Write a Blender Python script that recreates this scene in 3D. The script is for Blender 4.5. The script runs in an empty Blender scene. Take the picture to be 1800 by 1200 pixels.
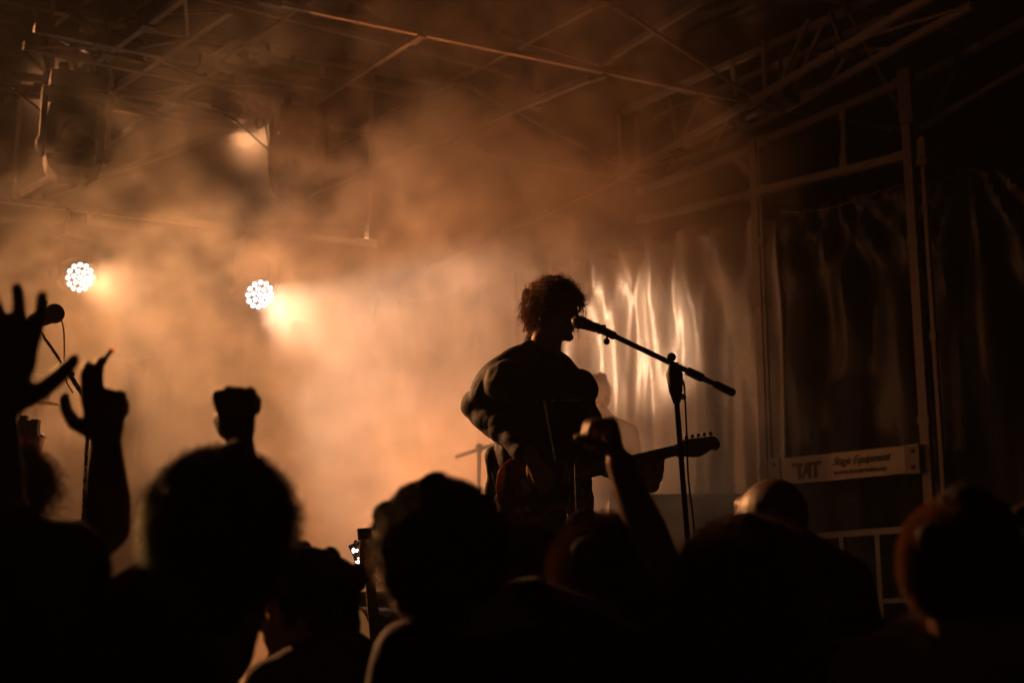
import bpy, bmesh, math, random
import numpy as np
from mathutils import Vector, Matrix, noise as mnoise
random.seed(7)
PI = math.pi
sc = bpy.context.scene
COL = sc.collection

# ------------------------------------------------------------------ camera
PITCH = math.radians(13.03)
CAM_Z = 1.5
FPX = 2700.0
cam_d = bpy.data.cameras.new('camera')
cam = bpy.data.objects.new('camera', cam_d)
COL.objects.link(cam)
cam.location = (0, 0, CAM_Z)
cam.rotation_euler = (PI/2 + PITCH, 0, 0)
cam_d.sensor_width = 36
cam_d.lens = 54
cam_d.clip_start = 0.05
cam_d.clip_end = 400
cam_d.dof.use_dof = True
cam_d.dof.focus_distance = 5.65
cam_d.dof.aperture_fstop = 2.8
sc.camera = cam

# ------------------------------------------------------------------ night sky
world = bpy.data.worlds.new('World')
sc.world = world
world.use_nodes = True
wn = world.node_tree
bg = wn.nodes['Background']
sky = wn.nodes.new('ShaderNodeTexSky')
sky.sky_type = 'NISHITA'
sky.sun_disc = False
sky.sun_elevation = math.radians(-6)
sky.sun_rotation = math.radians(200)
wn.links.new(sky.outputs[0], bg.inputs['Color'])
bg.inputs['Strength'].default_value = 0.004

# ------------------------------------------------------------------ exposure
sc.view_settings.view_transform = 'Standard'
sc.view_settings.look = 'None'
sc.view_settings.exposure = 0.08
sc.view_settings.gamma = 1.0
sc.view_settings.use_curve_mapping = False
sc.render.engine = 'CYCLES'
cy = sc.cycles
cy.use_denoising = True
cy.denoiser = 'OPENIMAGEDENOISE'
cy.max_bounces = 5
cy.diffuse_bounces = 2
cy.glossy_bounces = 2
cy.transmission_bounces = 2
cy.transparent_max_bounces = 6
cy.volume_bounces = 0
cy.volume_step_rate = 2.0
cy.volume_max_steps = 96
cy.sample_clamp_indirect = 4
cy.caustics_reflective = False
cy.caustics_refractive = False
cy.use_light_tree = False

# ------------------------------------------------------------------ rays through the photograph's pixels (1800 wide)
CP, SP = math.cos(PITCH), math.sin(PITCH)
def ray(px, py):
    x = (px-900)/FPX; u = (600-py)/FPX
    return Vector((x, CP - SP*u, SP + CP*u))
def at(px, py, Y):
    r = ray(px, py)
    t = Y/r.y
    return Vector((r.x*t, Y, CAM_Z + r.z*t))
def at_z(px, py, z):
    r = ray(px, py)
    t = (z-CAM_Z)/r.z
    return Vector((r.x*t, r.y*t, z))
WALL_O = Vector((2.46, 9.0, 0)); WALL_D = Vector((-.791, .611, 0)).normalized(); WALL_N = Vector((-WALL_D.y, WALL_D.x, 0))  # points to the camera side
if WALL_N.y > 0: WALL_N = -WALL_N
def at_wall(px, py, off=0.0):
    r = ray(px, py)
    o = WALL_O + WALL_N*off
    t = (o.dot(WALL_N))/(r.x*WALL_N.x + r.y*WALL_N.y)
    return Vector((r.x*t, r.y*t, CAM_Z + r.z*t))
def wall_pt(s, z, off=0.0):
    p = WALL_O + WALL_D*s + WALL_N*off
    return Vector((p.x, p.y, z))

# ------------------------------------------------------------------ objects
def link(o, parent=None):
    COL.objects.link(o)
    if parent is not None: o.parent = parent
    return o
def tag(o, label=None, cat=None, group=None, kind=None):
    if label: o['label'] = label
    if cat: o['category'] = cat
    if group: o['group'] = group
    if kind: o['kind'] = kind
    return o
def empty(name, loc, label=None, cat=None, group=None, rot=None):
    o = bpy.data.objects.new(name, None)
    o.location = loc
    o.empty_display_size = .1
    if rot is not None: o.rotation_euler = rot
    link(o)
    return tag(o, label, cat, group)
def settle(parent):
    pass
class MB:
    def __init__(s): s.v = []; s.f = []; s.m = []
    def add(s, vs, fs, mi=0):
        b = len(s.v)
        s.v += [tuple(v) for v in vs]
        s.f += [tuple(i+b for i in f) for f in fs]
        s.m += [mi]*len(fs)
    def box(s, c, size, rot=None, mi=0):
        c = Vector(c); hx, hy, hz = size[0]/2, size[1]/2, size[2]/2
        vs = [Vector((x*hx, y*hy, z*hz)) for x in (-1, 1) for y in (-1, 1) for z in (-1, 1)]
        if rot is not None: vs = [rot @ v for v in vs]
        vs = [v + c for v in vs]
        s.add(vs, [(0,1,3,2), (4,6,7,5), (0,4,5,1), (2,3,7,6), (0,2,6,4), (1,5,7,3)], mi)
        return s
    def beam(s, a, b, w, h, mi=0, up=Vector((0,0,1))):
        a, b = Vector(a), Vector(b); d = (b-a).normalized()
        if abs(d.dot(up)) > .98: up = Vector((WALL_D.x, WALL_D.y, 0))
        x = d.cross(up).normalized(); z = x.cross(d)
        vs = []
        for p in (a, b):
            for i, j in ((-1,-1), (1,-1), (1,1), (-1,1)): vs.append(p + x*i*w/2 + z*j*h/2)
        s.add(vs, [(0,1,2,3), (7,6,5,4), (0,4,5,1), (1,5,6,2), (2,6,7,3), (3,7,4,0)], mi)
        return s
    def tube(s, pts, r, n=10, mi=0, caps=True, closed=False):
        pts = [Vector(p) for p in pts]
        R = r if isinstance(r, (list, tuple)) else [r]*len(pts)
        m = len(pts); prev = None; vs = []
        for i, p in enumerate(pts):
            if closed: d = pts[(i+1) % m]-pts[i-1]
            else: d = pts[min(i+1, m-1)] - pts[max(i-1, 0)]
            if d.length < 1e-9: d = Vector((0,0,1))
            d.normalize()
            if prev is None:
                a = Vector((0,0,1)) if abs(d.z) < .9 else Vector((1,0,0))
                u = d.cross(a).normalized()
            else:
                u = prev - d*prev.dot(d)
                u = u.normalized() if u.length > 1e-6 else d.cross(Vector((.3,.5,.8))).normalized()
            prev = u; w = d.cross(u)
            for k in range(n):
                t = 2*PI*k/n
                vs.append(p + (u*math.cos(t) + w*math.sin(t))*R[i])
        fs = []
        for i in range(m if closed else m-1):
            j = (i+1) % m
            for k in range(n):
                k2 = (k+1) % n
                fs.append((i*n+k, i*n+k2, j*n+k2, j*n+k))
        if caps and not closed:
            fs.append(tuple(range(n))[::-1]); fs.append(tuple((m-1)*n+k for k in range(n)))
        s.add(vs, fs, mi)
        return s
    def ell(s, c, rad, rot=None, nu=16, nv=10, mi=0):
        c = Vector(c); vs = [Vector((0,0,1))]
        for i in range(1, nv):
            for k in range(nu):
                a, b = PI*i/nv, 2*PI*k/nu
                vs.append(Vector((math.sin(a)*math.cos(b), math.sin(a)*math.sin(b), math.cos(a))))
        vs.append(Vector((0,0,-1)))
        vs = [Vector((v.x*rad[0], v.y*rad[1], v.z*rad[2])) for v in vs]
        if rot is not None: vs = [rot @ v for v in vs]
        vs = [v+c for v in vs]
        fs = []
        for k in range(nu):
            k2 = (k+1) % nu
            fs.append((0, 1+k, 1+k2))
            for i in range(nv-2): fs.append((1+i*nu+k, 1+(i+1)*nu+k, 1+(i+1)*nu+k2, 1+i*nu+k2))
            fs.append((1+(nv-2)*nu+k, len(vs)-1, 1+(nv-2)*nu+k2))
        s.add(vs, fs, mi)
        return s
    def lathe(s, prof, M, n=24, mi=0, cap=True):
        vs = []
        for r, z in prof:
            for k in range(n):
                t = 2*PI*k/n
                vs.append(M @ Vector((r*math.cos(t), r*math.sin(t), z)))
        fs = []
        for i in range(len(prof)-1):
            for k in range(n):
                k2 = (k+1) % n
                fs.append((i*n+k, i*n+k2, (i+1)*n+k2, (i+1)*n+k))
        if cap:
            fs.append(tuple(range(n))[::-1]); fs.append(tuple((len(prof)-1)*n+k for k in range(n)))
        s.add(vs, fs, mi)
        return s
    def prism(s, poly, M, th, mi=0, bev=0.0):
        n = len(poly)
        cx = sum(p[0] for p in poly)/n; cy_ = sum(p[1] for p in poly)/n
        def ring(z, k): return [M @ Vector((cx+(p[0]-cx)*k, cy_+(p[1]-cy_)*k, z)) for p in poly]
        if bev:
            rings = [ring(-th/2, 1-bev), ring(-th/2*.75, 1), ring(th/2*.75, 1), ring(th/2, 1-bev)]
        else:
            rings = [ring(-th/2, 1), ring(th/2, 1)]
        vs = [v for r_ in rings for v in r_]; fs = [tuple(range(n))[::-1]]
        for i in range(len(rings)-1):
            for k in range(n):
                k2 = (k+1) % n
                fs.append((i*n+k, i*n+k2, (i+1)*n+k2, (i+1)*n+k))
        fs.append(tuple((len(rings)-1)*n+k for k in range(n)))
        s.add(vs, fs, mi)
        return s
    def mesh(s, name, mats, smooth=True):
        me = bpy.data.meshes.new(name)
        me.from_pydata(s.v, [], s.f)
        if not isinstance(mats, (list, tuple)): mats = [mats]
        for m in mats: me.materials.append(m)
        if len(mats) > 1: me.polygons.foreach_set('material_index', s.m)
        if smooth:
            me.polygons.foreach_set('use_smooth', [True]*len(me.polygons))
            try: me.set_sharp_from_angle(angle=math.radians(40))
            except Exception: pass
        me.update()
        return me
    def build(s, name, mats, parent=None, smooth=True):
        o = bpy.data.objects.new(name, s.mesh(name, mats, smooth))
        link(o)
        if parent is not None:
            o.parent = parent
            o.matrix_parent_inverse = world_of(parent).inverted()
        return o
def world_of(o):
    m = Matrix.LocRotScale(o.location, o.rotation_euler, o.scale)
    if o.parent: m = world_of(o.parent) @ o.matrix_parent_inverse @ m
    return m

# ------------------------------------------------------------------ materials
def new_mat(name):
    m = bpy.data.materials.new(name); m.use_nodes = True
    return m, m.node_tree, m.node_tree.nodes['Principled BSDF']
def N(nt, t, **kw):
    n = nt.nodes.new(t)
    for k, v in kw.items():
        if k.startswith('i_'): n.inputs[k[2:].replace('_', ' ')].default_value = v
        else: setattr(n, k, v)
    return n
def mat(name, col, rough=.6, metal=0.0, var=.25, scale=8.0, bump=.15, bscale=60.0, dist=.002, spec=None, col2=None, rvar=.15, **extra):
    m, nt, b = new_mat(name)
    tc = N(nt, 'ShaderNodeTexCoord')
    n1 = N(nt, 'ShaderNodeTexNoise', i_Scale=scale, i_Detail=6.0, i_Roughness=.65)
    nt.links.new(tc.outputs['Object'], n1.inputs['Vector'])
    r = N(nt, 'ShaderNodeMix', data_type='RGBA')
    c2 = col2 if col2 else [c*(1-var) for c in col[:3]]
    c1 = col if col2 else [min(1, c*(1+var)) for c in col[:3]]
    r.inputs[6].default_value = (*c2[:3], 1); r.inputs[7].default_value = (*c1[:3], 1)
    nt.links.new(n1.outputs['Fac'], r.inputs[0])
    nt.links.new(r.outputs[2], b.inputs['Base Color'])
    mr = N(nt, 'ShaderNodeMapRange')
    mr.inputs[3].default_value = max(0.02, rough-rvar); mr.inputs[4].default_value = min(1, rough+rvar)
    nt.links.new(n1.outputs['Fac'], mr.inputs[0]); nt.links.new(mr.outputs[0], b.inputs['Roughness'])
    b.inputs['Metallic'].default_value = metal
    if spec is not None: b.inputs['Specular IOR Level'].default_value = spec
    if bump:
        n2 = N(nt, 'ShaderNodeTexNoise', i_Scale=bscale, i_Detail=4.0)
        nt.links.new(tc.outputs['Object'], n2.inputs['Vector'])
        bp = N(nt, 'ShaderNodeBump', i_Strength=bump, i_Distance=dist)
        nt.links.new(n2.outputs['Fac'], bp.inputs['Height']); nt.links.new(bp.outputs[0], b.inputs['Normal'])
    for k, v in extra.items(): b.inputs[k.replace('_', ' ')].default_value = v
    return m
def emit_mat(name, col, strength):
    m, nt, b = new_mat(name)
    b.inputs['Base Color'].default_value = (.02, .02, .02, 1)
    b.inputs['Emission Color'].default_value = (*col, 1)
    b.inputs['Emission Strength'].default_value = strength
    return m
M_ALU = mat('galvanised metal', (.15, .13, .12), .5, .6, .35, 14, .25, 90, .0015, rvar=.2)
M_TRUSS = mat('truss aluminium', (.31, .27, .24), .5, .6, .35, 10, .25, 70, .0015, rvar=.2)
M_BLACKM = mat('black powder coat', (.012, .012, .012), .45, .2, .3, 20, .15, 120, .0006)
M_PLASTIC = mat('black plastic', (.014, .014, .015), .4, 0, .3, 20, .1, 100, .0006)
M_RUBBER = mat('black rubber', (.015, .015, .015), .75, 0, .3, 20, .1)
M_CHROME = mat('chrome', (.75, .73, .7), .16, 1, .1, 20, 0, rvar=.06)
M_CABLE = mat('cable rubber', (.02, .018, .016), .5, 0, .2, 20, 0)
M_ASPHALT = mat('asphalt', (.05, .05, .052), .85, 0, .35, 6, .6, 120, .006)
M_DECK = mat('stage plywood', (.035, .028, .022), .55, 0, .4, 3, .2, 40, .001)
M_SIGN = mat('white sign sheet', (.42, .37, .34), .6, 0, .15, 5, .1)
M_INK = mat('dark sign print', (.02, .014, .012), .5, 0, .1, 5, 0)

def tarp_mat(name, col, rough):
    m, nt, b = new_mat(name)
    tc = N(nt, 'ShaderNodeTexCoord')
    n1 = N(nt, 'ShaderNodeTexNoise', i_Scale=1.6, i_Detail=5.0, i_Distortion=.4)
    nt.links.new(tc.outputs['Object'], n1.inputs['Vector'])
    r = N(nt, 'ShaderNodeMix', data_type='RGBA')
    r.inputs[6].default_value = (*[c*.6 for c in col], 1); r.inputs[7].default_value = (*[c*1.3 for c in col], 1)
    nt.links.new(n1.outputs['Fac'], r.inputs[0]); nt.links.new(r.outputs[2], b.inputs['Base Color'])
    b.inputs['Roughness'].default_value = rough
    b.inputs['Specular IOR Level'].default_value = .8
    # crumple: three sizes of creases
    mp = N(nt, 'ShaderNodeMapping'); mp.inputs['Scale'].default_value = (1.0, 1.0, .35)
    nt.links.new(tc.outputs['Object'], mp.inputs['Vector'])
    a = N(nt, 'ShaderNodeTexNoise', i_Scale=3.5, i_Detail=3.0, i_Distortion=1.2)
    c = N(nt, 'ShaderNodeTexNoise', i_Scale=16.0, i_Detail=4.0, i_Distortion=1.6)
    nt.links.new(mp.outputs[0], a.inputs['Vector']); nt.links.new(tc.outputs['Object'], c.inputs['Vector'])
    b1 = N(nt, 'ShaderNodeBump', i_Strength=.3, i_Distance=.05)
    b2 = N(nt, 'ShaderNodeBump', i_Strength=.35, i_Distance=.008)
    nt.links.new(a.outputs['Fac'], b1.inputs['Height']); nt.links.new(c.outputs['Fac'], b2.inputs['Height'])
    nt.links.new(b1.outputs[0], b2.inputs['Normal']); nt.links.new(b2.outputs[0], b.inputs['Normal'])
    return m
M_TARP = tarp_mat('lit tone pvc tarpaulin', (.15, .137, .125), .46)  # lighter copy of the tarp, part of the glare put into its colour
M_TARPD = tarp_mat('shade tone pvc tarpaulin', (.014, .013, .012), .55)  # darker copy of the same tarp, dimness of the right side in its colour
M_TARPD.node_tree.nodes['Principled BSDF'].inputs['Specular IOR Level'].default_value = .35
M_ROOF = tarp_mat('dark roof canopy', (.018, .016, .015), .65)

# ------------------------------------------------------------------ stage lamps
def aim(o, target):
    d = (Vector(target) - o.location).normalized()
    o.rotation_euler = d.to_track_quat('-Z', 'Y').to_euler()
def spot(name, loc, target, power, col, cone, blend=.6, r=.09, parent=None):
    l = bpy.data.lights.new(name, 'SPOT')
    l.energy = power; l.color = col; l.spot_size = math.radians(cone); l.spot_blend = blend; l.shadow_soft_size = r
    o = bpy.data.objects.new(name, l); o.location = loc
    aim(o, target)
    link(o)
    return o
M_LED = emit_mat('led lens lit warm white', (1.0, .90, .80), 9.0)
M_LEDB = emit_mat('led lens lit cool white', (.88, .95, 1.0), 9.0)
M_AMBER = emit_mat('amber blinder lens lit', (1.0, .62, .30), 5.0)
M_DIM = emit_mat('amber lens half dimmed', (1.0, .55, .25), .2)
M_MATTE = mat('matte black casting', (.005, .005, .005), .9, 0, .2, 20, .1, spec=.1)
def moving_head(loc, target, label, lens_mat, R=.105, on=True, bar_up=.40, group='moving head wash lights'):
    """a wash light hanging from its bar: clamp, base, yoke arms, head shell, front plate and nineteen lenses"""
    loc = Vector(loc); d = (Vector(target)-loc).normalized()
    e = empty('stage_light', loc, label, 'stage light', group)
    k = R/.105
    q = d.to_track_quat('Z', 'Y').to_matrix().to_4x4()
    M = Matrix.Translation(loc) @ q
    # head shell behind the lens plate
    MB().lathe([(R*.55, -.20*k), (R*.85, -.185*k), (R*1.08, -.12*k), (R*1.14, -.03*k), (R*1.16, .0), (R*1.1, .012), (R*1.02, .012), (R*1.0, -.004), (0.001, -.004)], M, 32).build('head_shell', M_PLASTIC, e)
    # base, arms and clamp
    up = Vector((0,0,1)); side = d.cross(up).normalized()
    back = loc - d*.08*k
    top = back + up*(.235*k)
    rotz = Matrix.Rotation(math.atan2(side.y, side.x), 3, 'Z')
    MB().box(top+up*.06*k, (.27*k, .21*k, .10*k), rotz).box(top+up*.115*k, (.22*k, .16*k, .02*k), rotz).build('base', M_MATTE, e)
    for s_ in (-1, 1):
        a = back + side*s_*R*1.34
        MB().beam(a - up*.05*k, a + up*.235*k, .075*k, .035*k).ell(a, (.05*k, .05*k, .05*k)).build('yoke_arm', M_MATTE, e)
    for s_ in (-1, 1):
        MB().beam(top+up*.11*k+side*s_*.07*k, top+up*(.11*k+.11)+side*s_*.07*k, .03, .03).tube([top+up*(.11*k+.10)+side*s_*.07*k+Vector((0,-.035,.0)), top+up*(.11*k+.135)+side*s_*.07*k, top+up*(.11*k+.10)+side*s_*.07*k+Vector((0,.035,.0))], .008, 6).build('clamp', M_BLACKM, e)
    if on:
        spots = [(0, 0)] + [(R*.42*math.cos(PI*j/3), R*.42*math.sin(PI*j/3)) for j in range(6)] + [(R*.82*math.cos(PI*j/6+.2), R*.82*math.sin(PI*j/6+.2)) for j in range(12)]
        me = None
        for (x, y) in spots:
            if me is None:
                me = MB().ell((0, 0, 0), (R*.135, R*.135, R*.08), None, 12, 6).mesh('led_lens', lens_mat)
            o = bpy.data.objects.new('led_lens', me); link(o, e)
            o.matrix_parent_inverse = Matrix.Translation(loc).inverted()
            o.matrix_local = o.matrix_parent_inverse.inverted() @ Matrix.Identity(4)
            o.matrix_parent_inverse = Matrix.Identity(4)
            mm = Matrix.Translation(-loc) @ M @ Matrix.Translation((x, y, .012))
            o.location, rq, _ = mm.decompose(); o.rotation_euler = rq.to_euler()
    return e

LAMP_A = at(139, 487, 10.2)
LAMP_B = at(455, 517, 10.2)
TGT_A = LAMP_A + Vector((.68, -.72, -.36))*4
TGT_B = LAMP_B + Vector((.62, -.77, -.50))*4
la = moving_head(LAMP_A, TGT_A, 'lit wash light far left with nineteen glowing warm white lenses, nearer the edge', M_LED)
lb = moving_head(LAMP_B, TGT_B, 'lit wash light with bluish white lenses between the raised fist and the smoke', M_LEDB)
def d_from(p, t, k=.06): return Vector(p) + (Vector(t)-Vector(p)).normalized()*k
spot('wash_lamp', d_from(LAMP_A, TGT_A), TGT_A, 240, (1.0, .47, .21), 46, .35, .08)
spot('wash_lamp', d_from(LAMP_B, TGT_B), TGT_B, 460, (1.0, .60, .36), 46, .35, .08)

# unseen amber lamps added to light smoke, hair and tarpaulin, then two seen ones
def par_can(loc, target, label, power, cone, col, blend=.7, lit=M_AMBER, r=.1):
    loc = Vector(loc); d = (Vector(target)-loc).normalized()
    e = empty('par_lamp', loc, label, 'stage lamp', 'amber par lamps of the rig')
    M = Matrix.Translation(loc) @ d.to_track_quat('Z', 'Y').to_matrix().to_4x4()
    MB().lathe([(.04, -.24), (.08, -.22), (.1, -.15), (.1, .03), (.104, .03), (.104, .02), (.094, .02), (.094, -.02), (.001, -.02)], M, 24).build('lamp_shell', M_BLACKM, e)
    MB().lathe([(.001, -.008), (.09, -.012), (.09, -.016), (.001, -.018)], M, 24).build('lens', lit, e)
    side = d.cross(Vector((0,0,1))).normalized()
    MB().tube([loc+side*.11, loc+side*.13+Vector((0,0,.2)), loc-side*.13+Vector((0,0,.2)), loc-side*.11], .012, 6).build('yoke', M_BLACKM, e)
    spot('amber_lamp', d_from(loc, target, .05), target, power, col, cone, blend, r)
    return e
AMB = (1.0, .40, .13)
DEEP = (1.0, .30, .075)
par_can((-7.4, 9.2, 3.4), (-.3, 8.9, 2.7), 'unseen amber lamp added low on the left to light the smoke', 480, 34, (1.0,.34,.10))  # unseen, added to light the smoke evenly from the left
par_can((-2.4, 11.4, 1.45), (-.7, 8.6, 2.7), 'unseen amber floor lamp added at the back of the stage to light the left smoke', 600, 46, (1.0,.34,.11))  # unseen, added to make the left smoke glow from behind
par_can((-.6, 10.6, 1.45), (-.1, 8.2, 4.1), 'unseen amber floor lamp added behind the singer to light the smoke', 1050, 58, (1.0,.30,.085))  # unseen, added for the orange smoke behind the singer
par_can((-5.7, 10.5, 5.9), (1.1, 3.2, 2.1), 'unseen amber lamp added high on the left to rim the hair of crowd and singer', 3400, 46, (1.0,.40,.14))  # unseen, added for the orange rims on the hair
par_can((-7.4, 8.0, 5.4), at_wall(1075, 590, -.1), 'unseen narrow amber lamp added high on the left for the glare on the glossy tarpaulin', 12000, 7.5, (1.0,.58,.33))  # unseen, added to make the glare on the tarpaulin
par_can((-.15, 9.5, 1.40), at_wall(1100, 600), 'unseen floor lamp added to brighten the glossy tarpaulin', 200, 60, (1.0,.50,.24))  # unseen uplight, added to brighten the tarpaulin
LAMP_C = at(428, 236, 10.9); LAMP_D = at(104, 152, 10.6)
par_can(LAMP_C, (.3, 4.6, 2.6), 'amber lamp glowing as a soft round blur behind the truss', 80, 40, (1.0,.46,.20), lit=M_DIM)
par_can(LAMP_D, (-.8, 3.2, 1.9), 'amber lamp shining past the big dark moving head', 35, 44, (1.0,.44,.18), lit=M_DIM)

def added_tower():  # invented tower, only there to hold the added lamps
    e = empty('added_tower', (-7.55, 9.45, 1.24), 'lattice tower added out of view on the left to carry the added amber lamps', 'added tower')
    P = [(-7.75, 7.9), (-7.5, 7.9), (-7.75, 9.85), (-7.5, 9.85)]
    for x, y in P: MB().beam((x, y, 1.24), (x, y, 6.1), .045, .045).build('post', M_TRUSS, e, False)
    for i in range(10):
        z = 1.6 + i*.47
        for a, b in ((0, 2), (1, 3), (0, 1), (2, 3)):
            MB().beam((*P[a], z), (*P[b], z+(.3 if i % 2 and abs(a-b) == 2 else 0)), .025, .025).build('rung', M_TRUSS, e, False)
added_tower()
o = MB().beam((-7.7, 9.8, 6.14), (-3.6, 10.6, 6.14), .05, .05).build('added_bar', M_TRUSS, None, False); tag(o, 'bar added under the canopy to carry the unseen crowd lamp', 'lamp bar')  # invented bar to hold the added crowd lamp
def peg_glints():  # glowing dots on an invented holder, added in place of peg glints
    c = at(636, 990, 6.5)
    e = empty('stage_light', c, 'small glowing dots added behind the guitar pegs as their glints', 'stage light')
    MB().beam(at(622, 955, 6.56), at(654, 1024, 6.56), .05, .04, up=Vector((0, 1, 0))).build('housing', M_MATTE, e, False)
    MB().tube([at(654, 1024, 6.56), Vector((at(654, 1024, 6.56).x, 6.56, 1.24))], .01, 8).build('pole', M_BLACKM, e)
    for x, y in ((624, 967), (639, 973), (630, 985), (644, 992), (636, 1003), (650, 1009)):
        MB().ell(at(x, y, 6.5), (.0125, .01, .0125), None, 10, 6).build('led_lens', M_LED, e)
peg_glints()

# ------------------------------------------------------------------ smoke and haze
def vol_box(name, lo, hi, m, label):
    c = [(a+b)/2 for a, b in zip(lo, hi)]; s_ = [b-a for a, b in zip(lo, hi)]
    o = MB().box(c, s_).build(name, m, None, False)
    return tag(o, label, None, None, 'stuff')
def haze_mat(d):
    m = bpy.data.materials.new('thin haze'); m.use_nodes = True; nt = m.node_tree
    for n_ in list(nt.nodes): nt.nodes.remove(n_)
    out = nt.nodes.new('ShaderNodeOutputMaterial'); v = nt.nodes.new('ShaderNodeVolumePrincipled')
    v.inputs['Color'].default_value = (.9, .86, .82, 1); v.inputs['Density'].default_value = d; v.inputs['Anisotropy'].default_value = .35
    nt.links.new(v.outputs[0], out.inputs['Volume'])
    return m
def smoke_mat():
    m = bpy.data.materials.new('stage smoke'); m.use_nodes = True; nt = m.node_tree
    for n_ in list(nt.nodes): nt.nodes.remove(n_)
    out = nt.nodes.new('ShaderNodeOutputMaterial'); v = nt.nodes.new('ShaderNodeVolumePrincipled')
    v.inputs['Color'].default_value = (.93, .88, .83, 1); v.inputs['Anisotropy'].default_value = .35
    v.inputs['Density'].default_value = 1.0
    nt.links.new(v.outputs[0], out.inputs['Volume'])
    return m
def smoke_cloud(lo, hi, res):
    """a fog grid whose density is swirling noise inside a few soft clouds"""
    nt = bpy.data.node_groups.new('smoke grid', 'GeometryNodeTree')
    nt.interface.new_socket('Geometry', in_out='OUTPUT', socket_type='NodeSocketGeometry')
    L = nt.links.new
    out = nt.nodes.new('NodeGroupOutput')
    vc = nt.nodes.new('GeometryNodeVolumeCube')
    vc.inputs['Min'].default_value = lo; vc.inputs['Max'].default_value = hi
    for i, a in enumerate('XYZ'): vc.inputs['Resolution '+a].default_value = res[i]
    sm = nt.nodes.new('GeometryNodeSetMaterial'); sm.inputs['Material'].default_value = smoke_mat()
    L(vc.outputs[0], sm.inputs[0]); L(sm.outputs[0], out.inputs[0])
    pos = nt.nodes.new('GeometryNodeInputPosition').outputs[0]
    def math_(op, a, b=None, c=None, clamp=False):
        n_ = N(nt, 'ShaderNodeMath', operation=op, use_clamp=clamp)
        for i, x in enumerate((a, b, c)):
            if x is None: continue
            if isinstance(x, (int, float)): n_.inputs[i].default_value = x
            else: L(x, n_.inputs[i])
        return n_.outputs[0]
    def blob(c, rad, amp):
        s1 = N(nt, 'ShaderNodeVectorMath', operation='SUBTRACT'); s1.inputs[1].default_value = c; L(pos, s1.inputs[0])
        s2 = N(nt, 'ShaderNodeVectorMath', operation='DIVIDE'); s2.inputs[1].default_value = rad; L(s1.outputs[0], s2.inputs[0])
        s3 = N(nt, 'ShaderNodeVectorMath', operation='DOT_PRODUCT'); L(s2.outputs[0], s3.inputs[0]); L(s2.outputs[0], s3.inputs[1])
        return math_('MULTIPLY', math_('EXPONENT', math_('MULTIPLY', s3.outputs['Value'], -1.0)), amp)
    env = None
    for b in SMOKE_BLOBS:
        o = blob(*b); env = o if env is None else math_('ADD', env, o)
    warp = N(nt, 'ShaderNodeTexNoise', i_Scale=.6, i_Detail=3.0); L(pos, warp.inputs['Vector'])
    w1 = N(nt, 'ShaderNodeVectorMath', operation='MULTIPLY_ADD'); L(warp.outputs['Color'], w1.inputs[0]); w1.inputs[1].default_value = (2.6, 2.6, 2.6); L(pos, w1.inputs[2])
    n1 = N(nt, 'ShaderNodeTexNoise', i_Scale=.95, i_Detail=6.0, i_Roughness=.6, i_Distortion=.7); L(w1.outputs[0], n1.inputs['Vector'])
    f = math_('POWER', math_('MULTIPLY', n1.outputs['Fac'], 1.9), SMOKE_POW)
    f = math_('ADD', math_('MULTIPLY', f, .9), SMOKE_MIN)
    env2 = None
    for b in SMOKE_SHEETS:
        o = blob(*b); env2 = o if env2 is None else math_('ADD', env2, o)
    warp2 = N(nt, 'ShaderNodeTexNoise', i_Scale=.9, i_Detail=3.0); L(pos, warp2.inputs['Vector'])
    w2 = N(nt, 'ShaderNodeVectorMath', operation='MULTIPLY_ADD'); L(warp2.outputs['Color'], w2.inputs[0]); w2.inputs[1].default_value = (1.5, 1.5, 1.5); L(pos, w2.inputs[2])
    n2 = N(nt, 'ShaderNodeTexNoise', i_Scale=2.3, i_Detail=8.0, i_Roughness=.62, i_Distortion=1.1); L(w2.outputs[0], n2.inputs['Vector'])
    sm2 = N(nt, 'ShaderNodeMapRange', interpolation_type='SMOOTHSTEP'); sm2.inputs[1].default_value = .44; sm2.inputs[2].default_value = .74; L(n2.outputs['Fac'], sm2.inputs[0])
    lamps = None
    for b in SMOKE_PUFFS:
        o = blob(*b); lamps = o if lamps is None else math_('ADD', lamps, o)
    tot = math_('ADD', math_('MULTIPLY', env, f), math_('MULTIPLY', env2, sm2.outputs[0]))
    L(math_('MAXIMUM', math_('SUBTRACT', math_('ADD', tot, lamps), .02), 0.0), vc.inputs['Density'])
    me = bpy.data.meshes.new('smoke')
    o = bpy.data.objects.new('smoke', me); link(o)
    md = o.modifiers.new('smoke grid', 'NODES'); md.node_group = nt
    return tag(o, 'drifting orange lit stage smoke behind the singer', None, None, 'stuff')
SMOKE_POW = 7.0; SMOKE_MIN = .06
SMOKE_BLOBS = [((-1.2, 8.6, 2.0), (1.9, 1.2, 1.3), .34), ((-.3, 8.4, 3.4), (1.2, 1.1, 1.0), .20), ((-3.2, 9.2, 1.9), (1.5, 1.2, 1.0), .36), ((.5, 9.5, 1.9), (.9, .5, .8), .5), ((1.1, 9.3, 1.8), (.8, .5, .6), .3)]
SMOKE_SHEETS = [((.0, 8.5, 5.0), (1.0, .6, .8), 2.4), ((-1.0, 7.8, 3.3), (1.15, .45, .95), 3.9), ((-.55, 8.0, 4.2), (.75, .5, .75), 3.2), ((-1.5, 8.5, 2.4), (1.5, .5, 1.0), 1.6), ((-.2, 8.1, 2.2), (.8, .4, .8), 1.8), ((-2.3, 8.8, 3.5), (1.0, .6, .7), .5)]
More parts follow.
